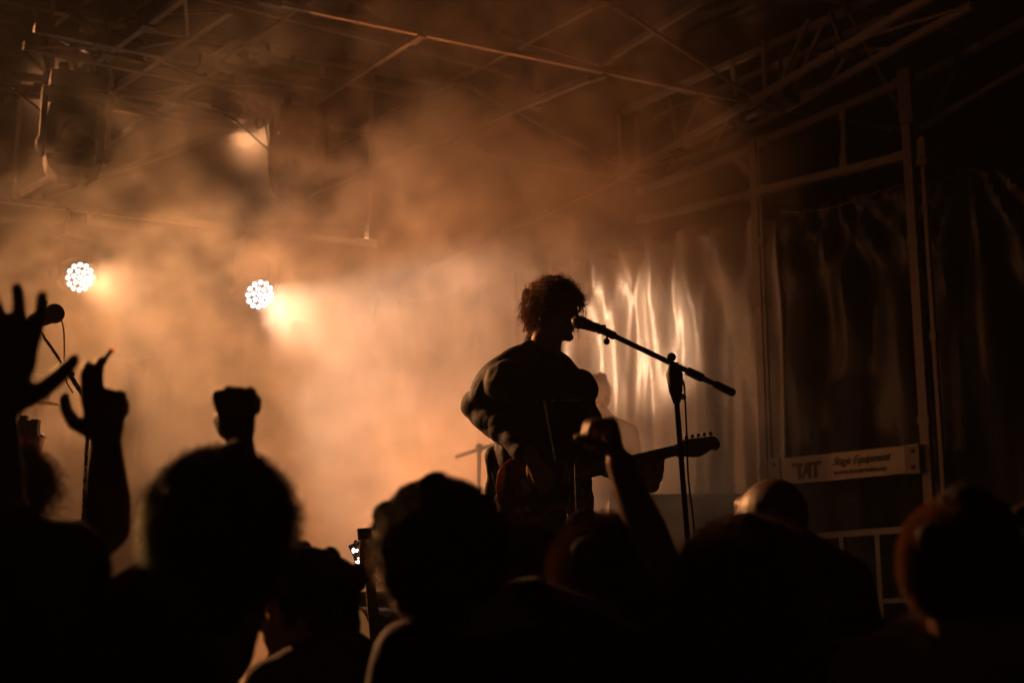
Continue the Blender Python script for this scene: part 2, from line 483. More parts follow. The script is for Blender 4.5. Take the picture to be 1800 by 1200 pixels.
SMOKE_PUFFS = [(tuple(LAMP_A + (TGT_A-LAMP_A)*.12), (.32, .32, .30), .30), (tuple(LAMP_B + (TGT_B-LAMP_B)*.12), (.32, .32, .30), .35), (tuple(LAMP_C + Vector((.06, -.6, -.12))), (.34, .34, .34), 1.8), (tuple(LAMP_D + Vector((.1, -.6, -.1))), (.32, .34, .32), 1.6)]
vol_box('haze', (-14, -3, -1), (12, 22, 9), haze_mat(.0013), 'thin haze hanging over the crowd and the stage')
smoke_cloud((-7, 6.4, 1.27), (3.2, 13.6, 6.3), (200, 130, 100))

# ------------------------------------------------------------------ ground, stage, walls
g = MB(); g.add([(-80,-40,0), (80,-40,0), (80,120,0), (-80,120,0)], [(0,1,2,3)])
tag(g.build('ground', M_ASPHALT, None, False), None, None, None, 'structure')
tag(MB().box((0, 10.2, .62), (17, 9.6, 1.22)).build('stage_floor', M_DECK, None, False), None, None, None, 'structure')

ZTOP = 4.66
def drape(name, s0, s1, z0, z1, ties, m, off=0.0, seed=1, amp=.055, label=None, group=None):
    ns, nz = int((s1-s0)*(70 if m is M_TARP and s1 < 4 else 30)), int((z1-z0)*(24 if m is M_TARP and s1 < 4 else 26))
    mb = MB(); vs = []
    for j in range(nz+1):
        for i in range(ns+1):
            s_ = s0 + (s1-s0)*i/ns; z = z0 + (z1-z0)*j/nz
            d = 0.0; sag = 0.0
            for k, tpos in enumerate(ties):
                dx = s_-tpos; dz = z1 + (1.3 if m is M_TARP else .22) - z
                a = math.atan2(dx, dz); rr = math.hypot(dx, dz)
                w = math.exp(-(dx/.62)**2)
                q_ = math.sin(a*((34 if m is M_TARP else 17)+4*math.sin(k*2.3+seed)) + k*1.7 + .5*math.sin(rr*2.2+k)); d += w*amp*math.copysign(abs(q_)**.8, q_)*min(1, rr/.8)*(1-.45*min(1, rr/3.2))
            nn = mnoise.noise(Vector((s_*2.1+seed*9+z*.25, z*.30, seed)))
            n2 = mnoise.noise(Vector((s_*6.5+seed*5, z*.6+s_*.5, seed+4)))
            n3 = mnoise.noise(Vector((s_*3.3, z*3.1, seed+8)))
            n4 = 1-2*abs(mnoise.noise(Vector((s_*11+z*.5+seed*2, z*.35, seed+14)))); n5 = 1-2*abs(mnoise.noise(Vector((s_*5+z*3.1, z*4.2-s_*2, seed+21))))
            d += nn*.10 + n2*.030 + n3*.008 + n4*.010
            near = min(abs(s_-t) for t in ties)
            zz = z
            if j == nz: zz = z - .10*min(1, near/.45)**1.3
            elif z > z1-.5: zz = z - .10*min(1, near/.45)**1.3*((z-(z1-.5))/.5)
            p = wall_pt(s_, zz, off+d); vs.append(p)
    fs = [(j*(ns+1)+i, j*(ns+1)+i+1, (j+1)*(ns+1)+i+1, (j+1)*(ns+1)+i) for j in range(nz) for i in range(ns)]
    mb.add(vs, fs)
    o = mb.build(name, m)
    sol = o.modifiers.new('thick', 'SOLIDIFY'); sol.thickness = .003
    return tag(o, label, 'tarpaulin', group)
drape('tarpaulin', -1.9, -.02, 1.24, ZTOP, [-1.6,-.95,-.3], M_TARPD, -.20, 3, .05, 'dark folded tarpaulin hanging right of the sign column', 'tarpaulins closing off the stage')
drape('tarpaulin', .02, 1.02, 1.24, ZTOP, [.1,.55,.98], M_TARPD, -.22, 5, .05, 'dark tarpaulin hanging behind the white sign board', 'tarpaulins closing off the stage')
drape('tarpaulin', 1.06, 3.2, 1.24, ZTOP-.02, [1.15,1.72,2.05,2.6,3.1], M_TARP, -.22, 2, .05, 'glossy creased tarpaulin catching a white glare right of the singer', 'tarpaulins closing off the stage')
drape('tarpaulin', 3.24, 9.6, 1.24, ZTOP-.02, [3.4,4.6,5.8,7,8.2,9.4], M_TARP, -.22, 6, .05, 'wide smoke veiled tarpaulin closing the back of the stage', 'tarpaulins closing off the stage')

# ------------------------------------------------------------------ roof canopy, trusses and columns
ZL, ZU = 5.5, 5.95
def canopy():
    mb = MB(); nx, ny = 60, 40; vs = []
    for j in range(ny+1):
        for i in range(nx+1):
            x = -10+18*i/nx; y = 5.2+10.6*j/ny
            z = 6.42 + .05*math.sin(x*2.1+.4*y) + .10*mnoise.noise(Vector((x*.5, y*.7, 3))) - .0*x
            vs.append((x, y, z))
    fs = [(j*(nx+1)+i, j*(nx+1)+i+1, (j+1)*(nx+1)+i+1, (j+1)*(nx+1)+i) for j in range(ny) for i in range(nx)]
    mb.add(vs, fs)
    o = mb.build('stage_canopy', M_ROOF)
    s_ = o.modifiers.new('thick', 'SOLIDIFY'); s_.thickness = .004
    tag(o, 'dark sagging canopy sheet stretched above the roof beams', 'canopy')
canopy()
def L_(p): return at_z(p[0], p[1], ZL)
def U_(p): return at_z(p[0], p[1], ZU)
def joint(mb, p, r=.045, h=.06):
    mb.box(p, (r*2, r*2, h))
def beam_thing(name, label, a, b, w=.045, h=.06, cat='roof beam', group='single beams crossing the roof', fl=True):
    w *= .72; h *= .72
    e = empty(name, a, label, cat, group)
    mb = MB().beam(a, b, w, h)
    mb.build('tube', M_TRUSS, e, False)
    d = (b-a).normalized()
    for p in (a + d*.06, b - d*.06):
        MB().beam(p-d*.07, p+d*.07, w+.02, h+.02).build('end_bracket', M_ALU, e, False)
    # bolts along the beam
    n = max(2, int((b-a).length/1.2))
    for i in range(n):
        p = a + (b-a)*((i+.5)/n)
        q = MB().tube([p-Vector((0,0,h*.5+.006)), p+Vector((0,0,h*.5+.006))], .009, 6)
        q.build('bolt', M_ALU, e, False)
    return e
beam_thing('roof_beam', 'long bright lit beam crossing the top centre of the roof', L_((456, -1)), L_((1356, 187)), .045, .05)
beam_thing('roof_beam', 'beam carrying on from the side truss node to the tall sign column', L_((1356, 187)), L_((1590, 233)), .03, .03)
beam_thing('roof_beam', 'beam half lost in the smoke, running right of the hanging lamp', L_((474, 206)), L_((1120, 316)), .035, .04)
beam_thing('roof_beam', 'low bar carrying the two lit wash lights, fading into the smoke', at(-620, 276, 10.2), at(660, 430, 10.2), .05, .05)
beam_thing('roof_beam', 'slanting beam meeting the long beam left of centre', L_((742, 58)), L_((508, 209)), .045, .06)
beam_thing('roof_beam', 'slanting beam from the hanging lamp node down left into haze', L_((474, 206)), L_((60, 352)), .045, .055)
beam_thing('roof_beam', 'thin faint slanting beam left of the blurred warm glow', U_((470, 84)), L_((20, 352)), .04, .05)
beam_thing('roof_beam', 'smoky slanting beam meeting the long beam right of centre', L_((1064, 127)), L_((520, 348)), .05, .07)
beam_thing('roof_beam', 'higher smoky slanting beam above the long beam near the centre', U_((1068, -2)), U_((520, 290)), .05, .06)
beam_thing('roof_beam', 'slanting beam at the top edge between the smoke and the side truss', U_((1260, -14)), U_((1060, 110)), .05, .06)
beam_thing('roof_beam', 'thin cross brace dropping to the side truss node', U_((1084, 12)), L_((1345, 186)), .028, .028)
beam_thing('roof_beam', 'thin cross brace above the hanging lamp on the left', U_((226, 66)), L_((462, 196)), .035, .035)
beam_thing('roof_beam', 'thin cross brace inside the orange smoke near the centre', U_((800, 140)), L_((1120, 308)), .03, .03)
beam_thing('roof_beam', 'short brace dropping through the brown smoke left of centre', U_((754, 188)), L_((802, 250)), .04, .04)
beam_thing('roof_beam', 'upright thin strut in the brown smoke under the long beam', U_((940, 96)), L_((945, 190)), .035, .035)
beam_thing('roof_beam', 'beam rising to the right edge beyond the sign column', L_((1600, 236)), L_((1860, 84)), .045, .05)
beam_thing('roof_beam', 'upper faint beam at the right edge beyond the sign column', U_((1592, 150)), U_((1860, 6)), .05, .07)
beam_thing('roof_beam', 'steep strut joining the two beams at the right edge', U_((1687, 97)), L_((1645, 195)), .03, .03)
beam_thing('roof_beam', 'short bright slanting strut at the top edge left of centre', U_((615, -5)), U_((680, 32)), .03, .03)
beam_thing('roof_beam', 'beam end at the far left edge behind the big lamp', L_((-10, 184)), L_((84, 146)), .035, .045)

def truss_thing(label, lower, upper, posts, ch=.05, br=.038, ext=()):
    """truss in one upright plane: chords and braces, every one a part"""
    ch *= .75; br *= .78
    l0, l1 = L_(lower[0]), L_(lower[1]); u0, u1 = U_(upper[0]), U_(upper[1])
    e = empty('roof_truss', l0, label, 'roof truss', 'roof trusses with uprights')
    off = Vector((0, .14, 0))
    MB().beam(l0, l1, ch, ch*1.2).build('chord', M_TRUSS, e, False)
    MB().beam(u0, u1, ch, ch*1.2).build('chord', M_TRUSS, e, False)
    hd = (l1-l0); hd.z = 0; hn = Vector((-hd.y, hd.x, 0)).normalized()*.30
    if hn.y < 0: hn = -hn
    for a, b in ((l0, l1), (u0, u1)): MB().beam(a+hn, b+hn, ch, ch*1.2).build('chord', M_TRUSS, e, False)
    n = max(3, int(hd.length/.62))
    for i in range(n):
        a = l0 + (l1-l0)*(i/n); b = l0 + (l1-l0)*((i+1)/n); ua = u0 + (u1-u0)*(i/n); ub = u0 + (u1-u0)*((i+1)/n)
        MB().beam(a if i % 2 else a+hn, b+hn if i % 2 else b, br*.6, br*.6).build('lacing', M_TRUSS, e, False)
        MB().beam((a if i % 2 else ua)+hn, (ub if i % 2 else b)+hn, br*.7, br*.7).build('brace', M_TRUSS, e, False)
    for p in posts:
        a, b = L_(p[0]), U_(p[1])
        MB().beam(a, b, br, br).build('brace', M_TRUSS, e, False)
        MB().box(a, (.10, .10, .075), Matrix.Rotation(.6, 3, 'Z')).build('node_plate', M_ALU, e, False)
    return e
truss_thing('side truss with many uprights and the brightest slanting chord, right of the smoke',
    ((1640, -8), (1108, 302)), ((1545, -6), (1095, 197)),
    [((1346, 178), (1342, 72)), ((1376, 166), (1370, 78)), ((1358, 183), (1422, 34)), ((1388, 176), (1446, 46)), ((1486, 88), (1460, 22)), ((1301, 212), (1286, 108)), ((1191, 262), (1176, 166)), ((1095, 304), (1089, 203)), ((1122, 300), (1118, 200))])
truss_thing('truss the big dark moving head hangs from, at the top left',
    ((-20, 124), (474, 206)), ((-20, -6), (775, 143)),
    [((92, 140), (92, -2)), ((134, 143), (130, 18)), ((90, 140), (60, 8)), ((112, 142), (150, 20)), ((410, 194), (412, 72)), ((474, 204), (474, 86)), ((440, 200), (400, 74)), ((470, 205), (422, 76)), ((200, 156), (186, 30))])
truss_thing('truss rising steeply from the big lamp to the top edge',
    ((126, 138), (325, -6)), ((60, 66), (190, -30)),
    [((190, 92), (128, 20)), ((260, 42), (186, -20))], .05)
truss_thing('darker far truss running behind the first at the top left',
    ((60, 50), (560, 152)), ((40, 6), (760, 142)),
    [((510, 148), (516, 100)), ((570, 154), (566, 104)), ((360, 112), (420, 70)), ((180, 74), (120, 18))], .06, .04)

beam_thing('roof_beam', 'dark cross beam high above the blurred warm glow', U_((300, -20)), U_((900, 130)), .05, .05)
beam_thing('roof_beam', 'faint beam slanting through the smoke above the singer', L_((1356, 187)), L_((760, 470)), .035, .04)
beam_thing('roof_beam', 'faint high beam crossing the dark bay right of the side truss', U_((1420, -10)), U_((1700, 60)), .03, .03)
beam_thing('roof_beam', 'thin brace crossing the bay above the sign column', U_((1480, 0)), L_((1600, 232)), .025, .025)
beam_thing('roof_beam', 'thin upper brace at the top left behind the big lamp', U_((-20, 60)), U_((330, 40)), .03, .03)
beam_thing('roof_beam', 'thin brace between long beam and the hanging lamp truss', L_((300, 174)), U_((560, -10)), .028, .028)
beam_thing('roof_beam', 'slim beam leaving the smoke towards the second column', U_((880, 60)), U_((1326, 200)), .03, .03)
for px_ in (22, 648):
    b0 = at(px_, 352 if px_ < 100 else 428, 10.2)
    beam_thing('hanger_pole', 'upright hanger holding the ' + ('left' if px_ < 100 else 'smoke hidden') + ' end of the low lamp bar', b0, Vector((b0.x, b0.y, ZU)), .03, .03, 'hanger pole', 'hangers of the low lamp bar')
# glints of bolts and cable ties under the trusses
def column(name, label, base_px, top_px, w, d, parts_z):
    a = at_wall(*base_px); b = at_wall(*top_px)
    a = Vector((a.x, a.y, 1.23)); x = (a.x+b.x)/2; y = (a.y+b.y)/2
    b = Vector((a.x, a.y, b.z))
    e = empty(name, a, label, 'tower column', 'galvanised tower columns')
    rot = Matrix.Rotation(math.atan2(WALL_D.y, WALL_D.x), 3, 'Z')
    h = b.z-a.z
    MB().box((a.x, a.y, a.z+h/2), (w, d, h), rot).build('tube', M_ALU, e, False)
    MB().box((a.x, a.y, a.z+.012), (w+.12, d+.12, .024), rot).build('base_plate', M_ALU, e, False)
    for z in parts_z:
        MB().box((a.x, a.y, z), (w+.014, d+.014, .05), rot).build('collar', M_ALU, e, False)
    return e, rot
COL1 = column('tower_column', 'tall column at the right end of the sign board', (1636, 900), (1590, 130), .055, .055, [3.1, 4.2])
COL1b = column('tower_column', 'thin column just right of the sign column', (1662, 900), (1628, 240), .024, .04, [3.6, 4.4])
COL2 = column('tower_column', 'column at the left end of the sign board', (1347, 860), (1326, 245), .05, .05, [2.9, 4.0])
COL2b = column('tower_column', 'slimmer column pressed against the left sign column', (1357, 860), (1337, 245), .018, .03, [4.4])
top1 = at_wall(1592, 130)
MB_ = MB().box((top1.x, top1.y, top1.z-.16), (.085, .085, .36), COL1[1]); MB_.build('head_sleeve', M_ALU, COL1[0], False)
p = at_wall(1622, 262); MB().box(p, (.05, .06, .12), COL1[1]).box(p+Vector((0,0,-.09)), (.07, .07, .04), COL1[1]).build('latch_bracket', M_ALU, COL1b[0], False)

def wall_rail(label, a, b, w=.045, h=.05, cat='side rail', group='side rails between the tower columns', name='side_rail', ma=None):
    a, b = at_wall(*a), at_wall(*b)
    e = empty(name, a, label, cat, group)
    MB().beam(a, b, w, h).build('tube', ma or M_ALU, e, False)
    d = (b-a).normalized()
    for p in (a+d*.04, b-d*.04): MB().beam(p-d*.04, p+d*.04, w+.014, h+.014).build('end_bracket', M_ALU, e, False)
    return e
wall_rail('upper rail reaching the head of the tall sign column', (1334, 252), (1592, 143), .04, .05)
wall_rail('long bright rail halfway up the sign column', (1330, 338), (1594, 274))
wall_rail('short upright between the two rails left of the sign column', (1484, 295), (1482, 192), .03, .03)
wall_rail('upper rail left of the second column', (1120, 338), (1326, 262), .04, .045)
wall_rail('lower rail left of the second column, lit orange by smoke', (1120, 386), (1322, 342), .04, .045)
wall_rail('short diagonal gusset left of the second column', (1290, 276), (1318, 308), .025, .025)

# ------------------------------------------------------------------ sign board
def sign_board():
    off = .05
    tl, tr, br_, bl = at_wall(1375, 806, off), at_wall(1592, 783, off), at_wall(1592, 831, off), at_wall(1375, 853, off)
    ztop = (tl.z+tr.z)/2; zbot = (bl.z+br_.z)/2
    e = empty('sign_board', Vector((tl.x, tl.y, zbot)), 'white board reading TAT Stage Equipment bolted between two columns', 'sign')
    c = (tl+tr+br_+bl)/4; c.z = (ztop+zbot)/2
    ux = Vector((tr.x-tl.x, tr.y-tl.y, 0)); W = ux.length; ux.normalize()
    H = ztop-zbot
    R = Matrix((ux, WALL_N, Vector((0,0,1)))).transposed()   # columns: along, out of wall, up
    MB().box(c, (W, .02, H), R).build('board', M_SIGN, e, False)
    # end plates with bolt holes
    for px, wd_ in ((1362, .085), (1606, .085)):
        q = at_wall(px, 820, off+.004); q.z = c.z
        q = c + ux*((q-c).dot(ux)) + WALL_N*.006
        MB().box(q, (wd_, .022, H*1.06), R).build('end_plate', M_ALU, e, False)
        for dz in (-.3, .28):
            b = q + WALL_N*.012 + Vector((0,0,dz*H))
            MB().tube([b, b+WALL_N*.012], .012, 8).build('bolt', M_BLACKM, e, False)
    face = .0125
    def glyph(polys, x0, z0, sx, sz, shear=0):
        mb = MB()
        for poly in polys:
            n = len(poly)
            vs = []
            for k in (0, 1):
                for (x, z) in poly:
                    X = x0 + sx*(x+shear*z); Z = z0 + sz*z
                    vs.append(c + ux*X + Vector((0,0,Z)) + WALL_N*(face-.004+.005*k))
            fs = [tuple(range(n, 2*n)), tuple(range(n))[::-1]] + [(i, (i+1) % n, n+(i+1) % n, n+i) for i in range(n)]
            mb.add(vs, fs)
        return mb
    # big TAT logo: slab letters with slanted serif ends
    T = [[(-.22,1),(-.05,.78),(.22,.78),(.28,0),(.5,0),(.46,.78),(.62,.78),(.66,1)]]
    A = [[(.0,0),(.38,1),(.72,1),(.72,0),(.5,0),(.5,.30),(.30,.30),(.19,0)], ]
    T2 = [[(-.10,1),(-.10,.78),(.14,.78),(.14,0),(.36,0),(.36,.78),(.62,.78),(.78,1)]]
    sx = W*.115; sz = H*.62
    zb = -H*.36
    glyph(T, -W*.39, zb, sx, sz).build('print', M_INK, e, False)
    glyph(A, -W*.335, zb, sx, sz*.98).build('print', M_INK, e, False)
    glyph(T2, -W*.245, zb, sx, sz).build('print', M_INK, e, False)
    def text(body, x, z, size, shear, ext, squash=1.0):
        cu = bpy.data.curves.new('lettering', 'FONT'); cu.body = body; cu.size = size; cu.shear = shear; cu.extrude = .002; cu.offset = ext
        o = bpy.data.objects.new('lettering', cu); link(o)
        bpy.context.view_layer.update()
        me = bpy.data.meshes.new_from_object(o.evaluated_get(bpy.context.evaluated_depsgraph_get()))
        bpy.data.objects.remove(o)
        me.materials.clear(); me.materials.append(M_INK)
        Q = Matrix((ux, Vector((0,0,1)), WALL_N)).transposed().to_4x4()
        S = Matrix.Diagonal((squash, 1, 1, 1))
        me.transform(Matrix.Translation(c + ux*x + Vector((0,0,z)) + WALL_N*face) @ Q @ S)
        t = bpy.data.objects.new('lettering', me); link(t, e)
        t.matrix_parent_inverse = Matrix.Translation(e.location).inverted()
        return t
    text('Stage Equipment', -W*.075, H*.04, H*.42, .55, .0008, .80)
    text('www.tourartube.eu'.replace('tourartube', 'touartube'), -W*.07, -H*.32, H*.30, 0, .0002, .92)
sign_board()

# ------------------------------------------------------------------ barrier rail at the side of the stage
def guard_rail():
    off = .55
    A = lambda x, y: at_wall(x, y, off)
    a, b = A(1330, 950), A(1600, 930)
    e = empty('guard_rail', Vector((a.x, a.y, 1.23)), 'grey guard rail along the stage edge below the sign', 'guard rail', 'guard rails')
    MB().beam(a, b, .035, .035).build('top_rail', M_TRUSS, e, False)
    for x, yt in ((1360, 948), (1480, 940), (1543, 935), (1596, 930)):
        t = A(x, yt); MB().beam(Vector((t.x, t.y, 1.23)), t, .028, .028).build('post', M_TRUSS, e, False)
    l0, l1 = A(1550, 1056), A(1615, 1053)
    MB().beam(l0, l1, .025, .025).build('mid_rail', M_TRUSS, e, False)
    a, b = A(1765, 919), A(1830, 913)
    e2 = empty('guard_rail', Vector((a.x, a.y, 1.23)), 'short piece of guard rail at the far right edge', 'guard rail', 'guard rails')
    MB().beam(a, b, .035, .035).build('top_rail', M_TRUSS, e2, False)
    MB().beam(Vector((a.x, a.y, 1.23)), a, .028, .028).build('post', M_TRUSS, e2, False)
    t = A(1790, 916); MB().beam(Vector((t.x, t.y, 1.23)), t, .028, .028).build('post', M_TRUSS, e2, False)
guard_rail()

# ------------------------------------------------------------------ dark moving heads hanging from the trusses
def dark_head(px_c, px_top, Y, k, label):
    """an unlit moving head seen nearly end on: faceted shell, yoke, base, clamp, cable"""
    c = at(*px_c, Y); t = at(*px_top, Y)
    e = empty('moving_head', c, label, 'stage light', 'unlit moving heads under the truss')
    M = Matrix.Translation(c) @ Matrix.Rotation(.35, 4, 'Z')
    # faceted head: an octagonal shell hanging nose down
    def octo(w, d, z):
        q = .29
        return [(-w*(1-q), -d, z), (w*(1-q), -d, z), (w, -d*(1-q), z), (w, d*(1-q), z), (w*(1-q), d, z), (-w*(1-q), d, z), (-w, d*(1-q), z), (-w, -d*(1-q), z)]
    levels = [(.085, .08, -.255), (.15, .13, -.20), (.165, .15, -.14), (.168, .155, .10), (.155, .14, .19), (.10, .09, .215)]
    vs = []; fs = []
    for w, d, z in levels: vs += [M @ (Vector(v)*k) for v in octo(w, d, z)]
    for i in range(len(levels)-1):
        for j in range(8):
            j2 = (j+1) % 8; fs.append((i*8+j, i*8+j2, (i+1)*8+j2, (i+1)*8+j))
    fs.append(tuple(range(8))[::-1]); fs.append(tuple(range((len(levels)-1)*8, len(levels)*8)))
    mb = MB(); mb.add(vs, fs)
    hs = mb.build('head_shell', M_MATTE, e, False)
    bv = hs.modifiers.new('bevel', 'BEVEL'); bv.width = .008*k; bv.segments = 2
    # front ring, lens and cooling fins
    F = M @ Matrix.Translation((0, -.155*k, -.02*k)) @ Matrix.Rotation(PI/2, 4, 'X')
    MB().lathe([(.10*k, -.01*k), (.105*k, .012*k), (.09*k, .02*k), (.085*k, .004*k), (.085*k, -.01*k)], F, 24, cap=False).build('lens_ring', M_BLACKM, e)
    MB().lathe([(.001, .012*k), (.05*k, .009*k), (.086*k, .0)], F, 24, cap=False).build('lens', M_GLASSD, e)
    for i in range(6):
        MB().box(M @ (Vector((0, 0, -.225+.0+i*.009))*k), (.20*k+i*.018*k, .19*k+i*.012*k, .003*k), M.to_3x3()).build('cooling_fin', M_BLACKM, e, False)
    # yoke and base
    for s_ in (-1, 1):
        MB().beam(M @ (Vector((s_*.185, 0, -.06))*k), M @ (Vector((s_*.185, 0, .27))*k), .035*k, .12*k, up=M.to_3x3() @ Vector((0,1,0))).ell(M @ (Vector((s_*.185, 0, -.06))*k), (.03*k, .065*k, .065*k)).build('yoke_arm', M_MATTE, e, False)
    MB().box(M @ (Vector((0, 0, .27))*k), (.41*k, .15*k, .05*k), M.to_3x3()).box(M @ (Vector((0, 0, .33))*k), (.33*k, .26*k, .10*k), M.to_3x3()).box(M @ (Vector((.02, 0, .39))*k), (.24*k, .16*k, .03*k), M.to_3x3()).build('base', M_MATTE, e, False)
    zt = t.z
    for s_ in (-1, 1):
        b0 = M @ (Vector((s_*.09, 0, .38))*k); b1 = Vector((b0.x, b0.y, max(zt, b0.z+.06)))
        MB().beam(b0, b1, .03*k, .04*k).lathe([(.04*k, -.02), (.04*k, .02)], Matrix.Translation(b1) @ Matrix.Rotation(PI/2, 4, 'Y'), 12).build('clamp', M_BLACKM, e, False)
    return e, M
def glassd():
    m, nt, b = new_mat('dark lens glass')
    b.inputs['Base Color'].default_value = (.01, .01, .012, 1); b.inputs['Roughness'].default_value = .08; b.inputs['IOR'].default_value = 1.6
    return m
M_GLASSD = glassd()
dark_head((131, 246), (131, 140), 8.6, 1.0, 'big dark moving head hanging at the top left')
dark_head((524, 286), (500, 208), 8.8, .84, 'dark moving head half hidden in orange smoke')
def cable(label, pts, r=.006, group='loose cables on the rig', name='cable', m=None, sub=6):
    P = [Vector(p) for p in pts]; out = []
    for i in range(len(P)-1):
        p0 = P[max(i-1, 0)]; p1 = P[i]; p2 = P[i+1]; p3 = P[min(i+2, len(P)-1)]
        for k in range(sub):
            t = k/sub
            out.append(.5*((2*p1)+(-p0+p2)*t+(2*p0-5*p1+4*p2-p3)*t*t+(-p0+3*p1-3*p2+p3)*t**3))
    out.append(P[-1])
    o = MB().tube(out, r, 6).build(name, m or M_CABLE)
    return tag(o, label, 'cable', group)
c8 = lambda x, y: at(x, y, 8.7)
cable('cable looping from the truss to the smoke hidden lamp', [c8(372, 188), c8(405, 206), c8(430, 225), c8(450, 245), c8(470, 262), c8(472, 280), c8(474, 310)])
cable('short cable curl hanging under the truss node', [c8(450, 208), c8(452, 224), c8(462, 222), c8(464, 208), c8(470, 240), c8(472, 262)], .005)
cable('ribbed power cable swinging below the smoke hidden lamp', [c8(474, 306), c8(480, 335), c8(495, 345), c8(508, 360), c8(530, 368), c8(560, 352)], .008)
cable('slack safety wire left of the big dark moving head', [c8(10, 140), c8(35, 165), c8(66, 190), c8(76, 205)], .006)
cable('thin safety wire right of the big dark moving head', [c8(178, 205), c8(186, 190), c8(194, 176), c8(212, 162)], .004)
cable('thin cable drooping across the bays right of the second column', [at_wall(1372, 372, .1), at_wall(1420, 372, .1), at_wall(1480, 360, .1), at_wall(1515, 347, .1), at_wall(1594, 322, .1)], .005)

# ------------------------------------------------------------------ people: tools
def skin_mat(name, col):
    return mat(name, col, .5, 0, .12, 30, .1, 200, .0008)
M_SKIN = skin_mat('skin light', (.50, .30, .21)); M_SKIN2 = skin_mat('skin tan', (.34, .19, .12)); M_SKIN3 = skin_mat('skin deep', (.10, .055, .035))
def cloth(name, col, sheen=.05, rough=.85):
    m = mat(name, col, rough, 0, .3, 9, .35, 35, .006)
    m.node_tree.nodes['Principled BSDF'].inputs['Sheen Weight'].default_value = sheen
    return m
M_BLACK = cloth('black cotton', (.012, .011, .011)); M_DARK = cloth('charcoal cloth', (.02, .018, .017)); M_NAVY = cloth('dark blue cloth', (.014, .016, .022))
M_BROWNC = cloth('dark brown cloth', (.03, .02, .014)); M_WHITEC = cloth('white shirt cotton', (.62, .58, .53)); M_JEAN = cloth('washed denim', (.16, .15, .15))
M_JACKET = cloth('black canvas jacket', (.010, .0085, .0075), .04, .75); M_PIPE = cloth('pale jacket piping', (.5, .42, .3))
M_EYE = mat('eye white', (.7, .68, .65), .2, 0, .02, 5, 0); M_IRIS = mat('dark iris', (.03, .02, .015), .15, 0, .02, 5, 0)
def hair_mat(name, col, tr=.35):
    m = bpy.data.materials.new(name); m.use_nodes = True; nt = m.node_tree; b = nt.nodes['Principled BSDF']
    out = [n for n in nt.nodes if n.type == 'OUTPUT_MATERIAL'][0]
    b.inputs['Base Color'].default_value = (*col, 1); b.inputs['Roughness'].default_value = .38; b.inputs['Specular IOR Level'].default_value = .6
    t = nt.nodes.new('ShaderNodeBsdfTranslucent'); t.inputs['Color'].default_value = (*[min(1, c*2.4) for c in col], 1)
    mx = nt.nodes.new('ShaderNodeMixShader'); mx.inputs[0].default_value = tr
    nt.links.new(b.outputs[0], mx.inputs[1]); nt.links.new(t.outputs[0], mx.inputs[2]); nt.links.new(mx.outputs[0], out.inputs['Surface'])
    return m
H_AUB = hair_mat('auburn brown hair', (.20, .095, .04), .5); H_BRN = hair_mat('dark brown hair', (.14, .065, .03), .45); H_BLK = hair_mat('black hair', (.035, .018, .011), .35); H_GIN = hair_mat('ginger brown hair', (.24, .13, .065), .4)

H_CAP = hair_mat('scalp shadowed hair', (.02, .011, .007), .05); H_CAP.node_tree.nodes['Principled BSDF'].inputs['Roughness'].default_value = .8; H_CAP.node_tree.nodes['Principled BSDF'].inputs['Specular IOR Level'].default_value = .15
class Fig:
    """solid made of ellipsoids and tapered limbs, fused into one continuous surface"""
    def __init__(s): s.mb = MB()
    def cap(s, a, b, ra, rb, n=12):
        a, b = Vector(a), Vector(b); d = b-a; L = max(d.length, 1e-6)
        s.mb.tube([a, a+d*.5, b], [ra, (ra+rb)/2, rb], n); s.mb.ell(a, (ra,)*3, None, n, 8); s.mb.ell(b, (rb,)*3, None, n, 8)
        return s
    def chain(s, pts, rs):
        for i in range(len(pts)-1): s.cap(pts[i], pts[i+1], rs[i], rs[i+1])
        return s
    def ell(s, c, r, rot=None): s.mb.ell(c, r, rot, 20, 12); return s
    def fuse(s, name, m, parent, voxel=.008, smooth=3, wrinkle=0.0, wscale=9.0, seed=0):
        me = s.mb.mesh('raw', m)
        o = bpy.data.objects.new('raw', me); link(o)
        r = o.modifiers.new('r', 'REMESH'); r.mode = 'VOXEL'; r.voxel_size = voxel
        k = o.modifiers.new('s', 'SMOOTH'); k.factor = .5; k.iterations = smooth
        bpy.context.view_layer.update()
        dg = bpy.context.evaluated_depsgraph_get()
        out = bpy.data.meshes.new_from_object(o.evaluated_get(dg))
        bpy.data.objects.remove(o); bpy.data.meshes.remove(me)
        n = len(out.vertices)
        if wrinkle:
            co = np.empty(n*3); no = np.empty(n*3)
            out.vertices.foreach_get('co', co); out.vertices.foreach_get('normal', no)
            co = co.reshape(-1, 3); no = no.reshape(-1, 3)
            rng = np.random.RandomState(seed)
            d = np.zeros(n)
            for o_ in range(7):
                w = rng.normal(size=3); w /= np.linalg.norm(w)
                f = wscale*(1+.55*o_); ph = rng.uniform(0, 6.28); w2 = rng.normal(size=3)*wscale*.8
                d += np.abs(np.sin(co@w*f + ph + 1.4*np.sin(co@w2+ph*2)))*(1/(1+.5*o_)) - .45/(1+.5*o_)
            co += no*(d*wrinkle*.5)[:, None]
            out.vertices.foreach_set('co', co.ravel())
        out.polygons.foreach_set('use_smooth', [True]*len(out.polygons))
        out.materials.clear(); out.materials.append(m); out.update()
        ob = bpy.data.objects.new(name, out); out.name = name
        link(ob)
        if parent is not None:
            ob.parent = parent; ob.matrix_parent_inverse = world_of(parent).inverted()
        return ob
def frame(f, up=(0,0,1)):
    f = Vector(f).normalized(); up = Vector(up)
    l = up.cross(f).normalized(); u = f.cross(l)
    return Matrix((f, l, u)).transposed()      # columns forward, left, up

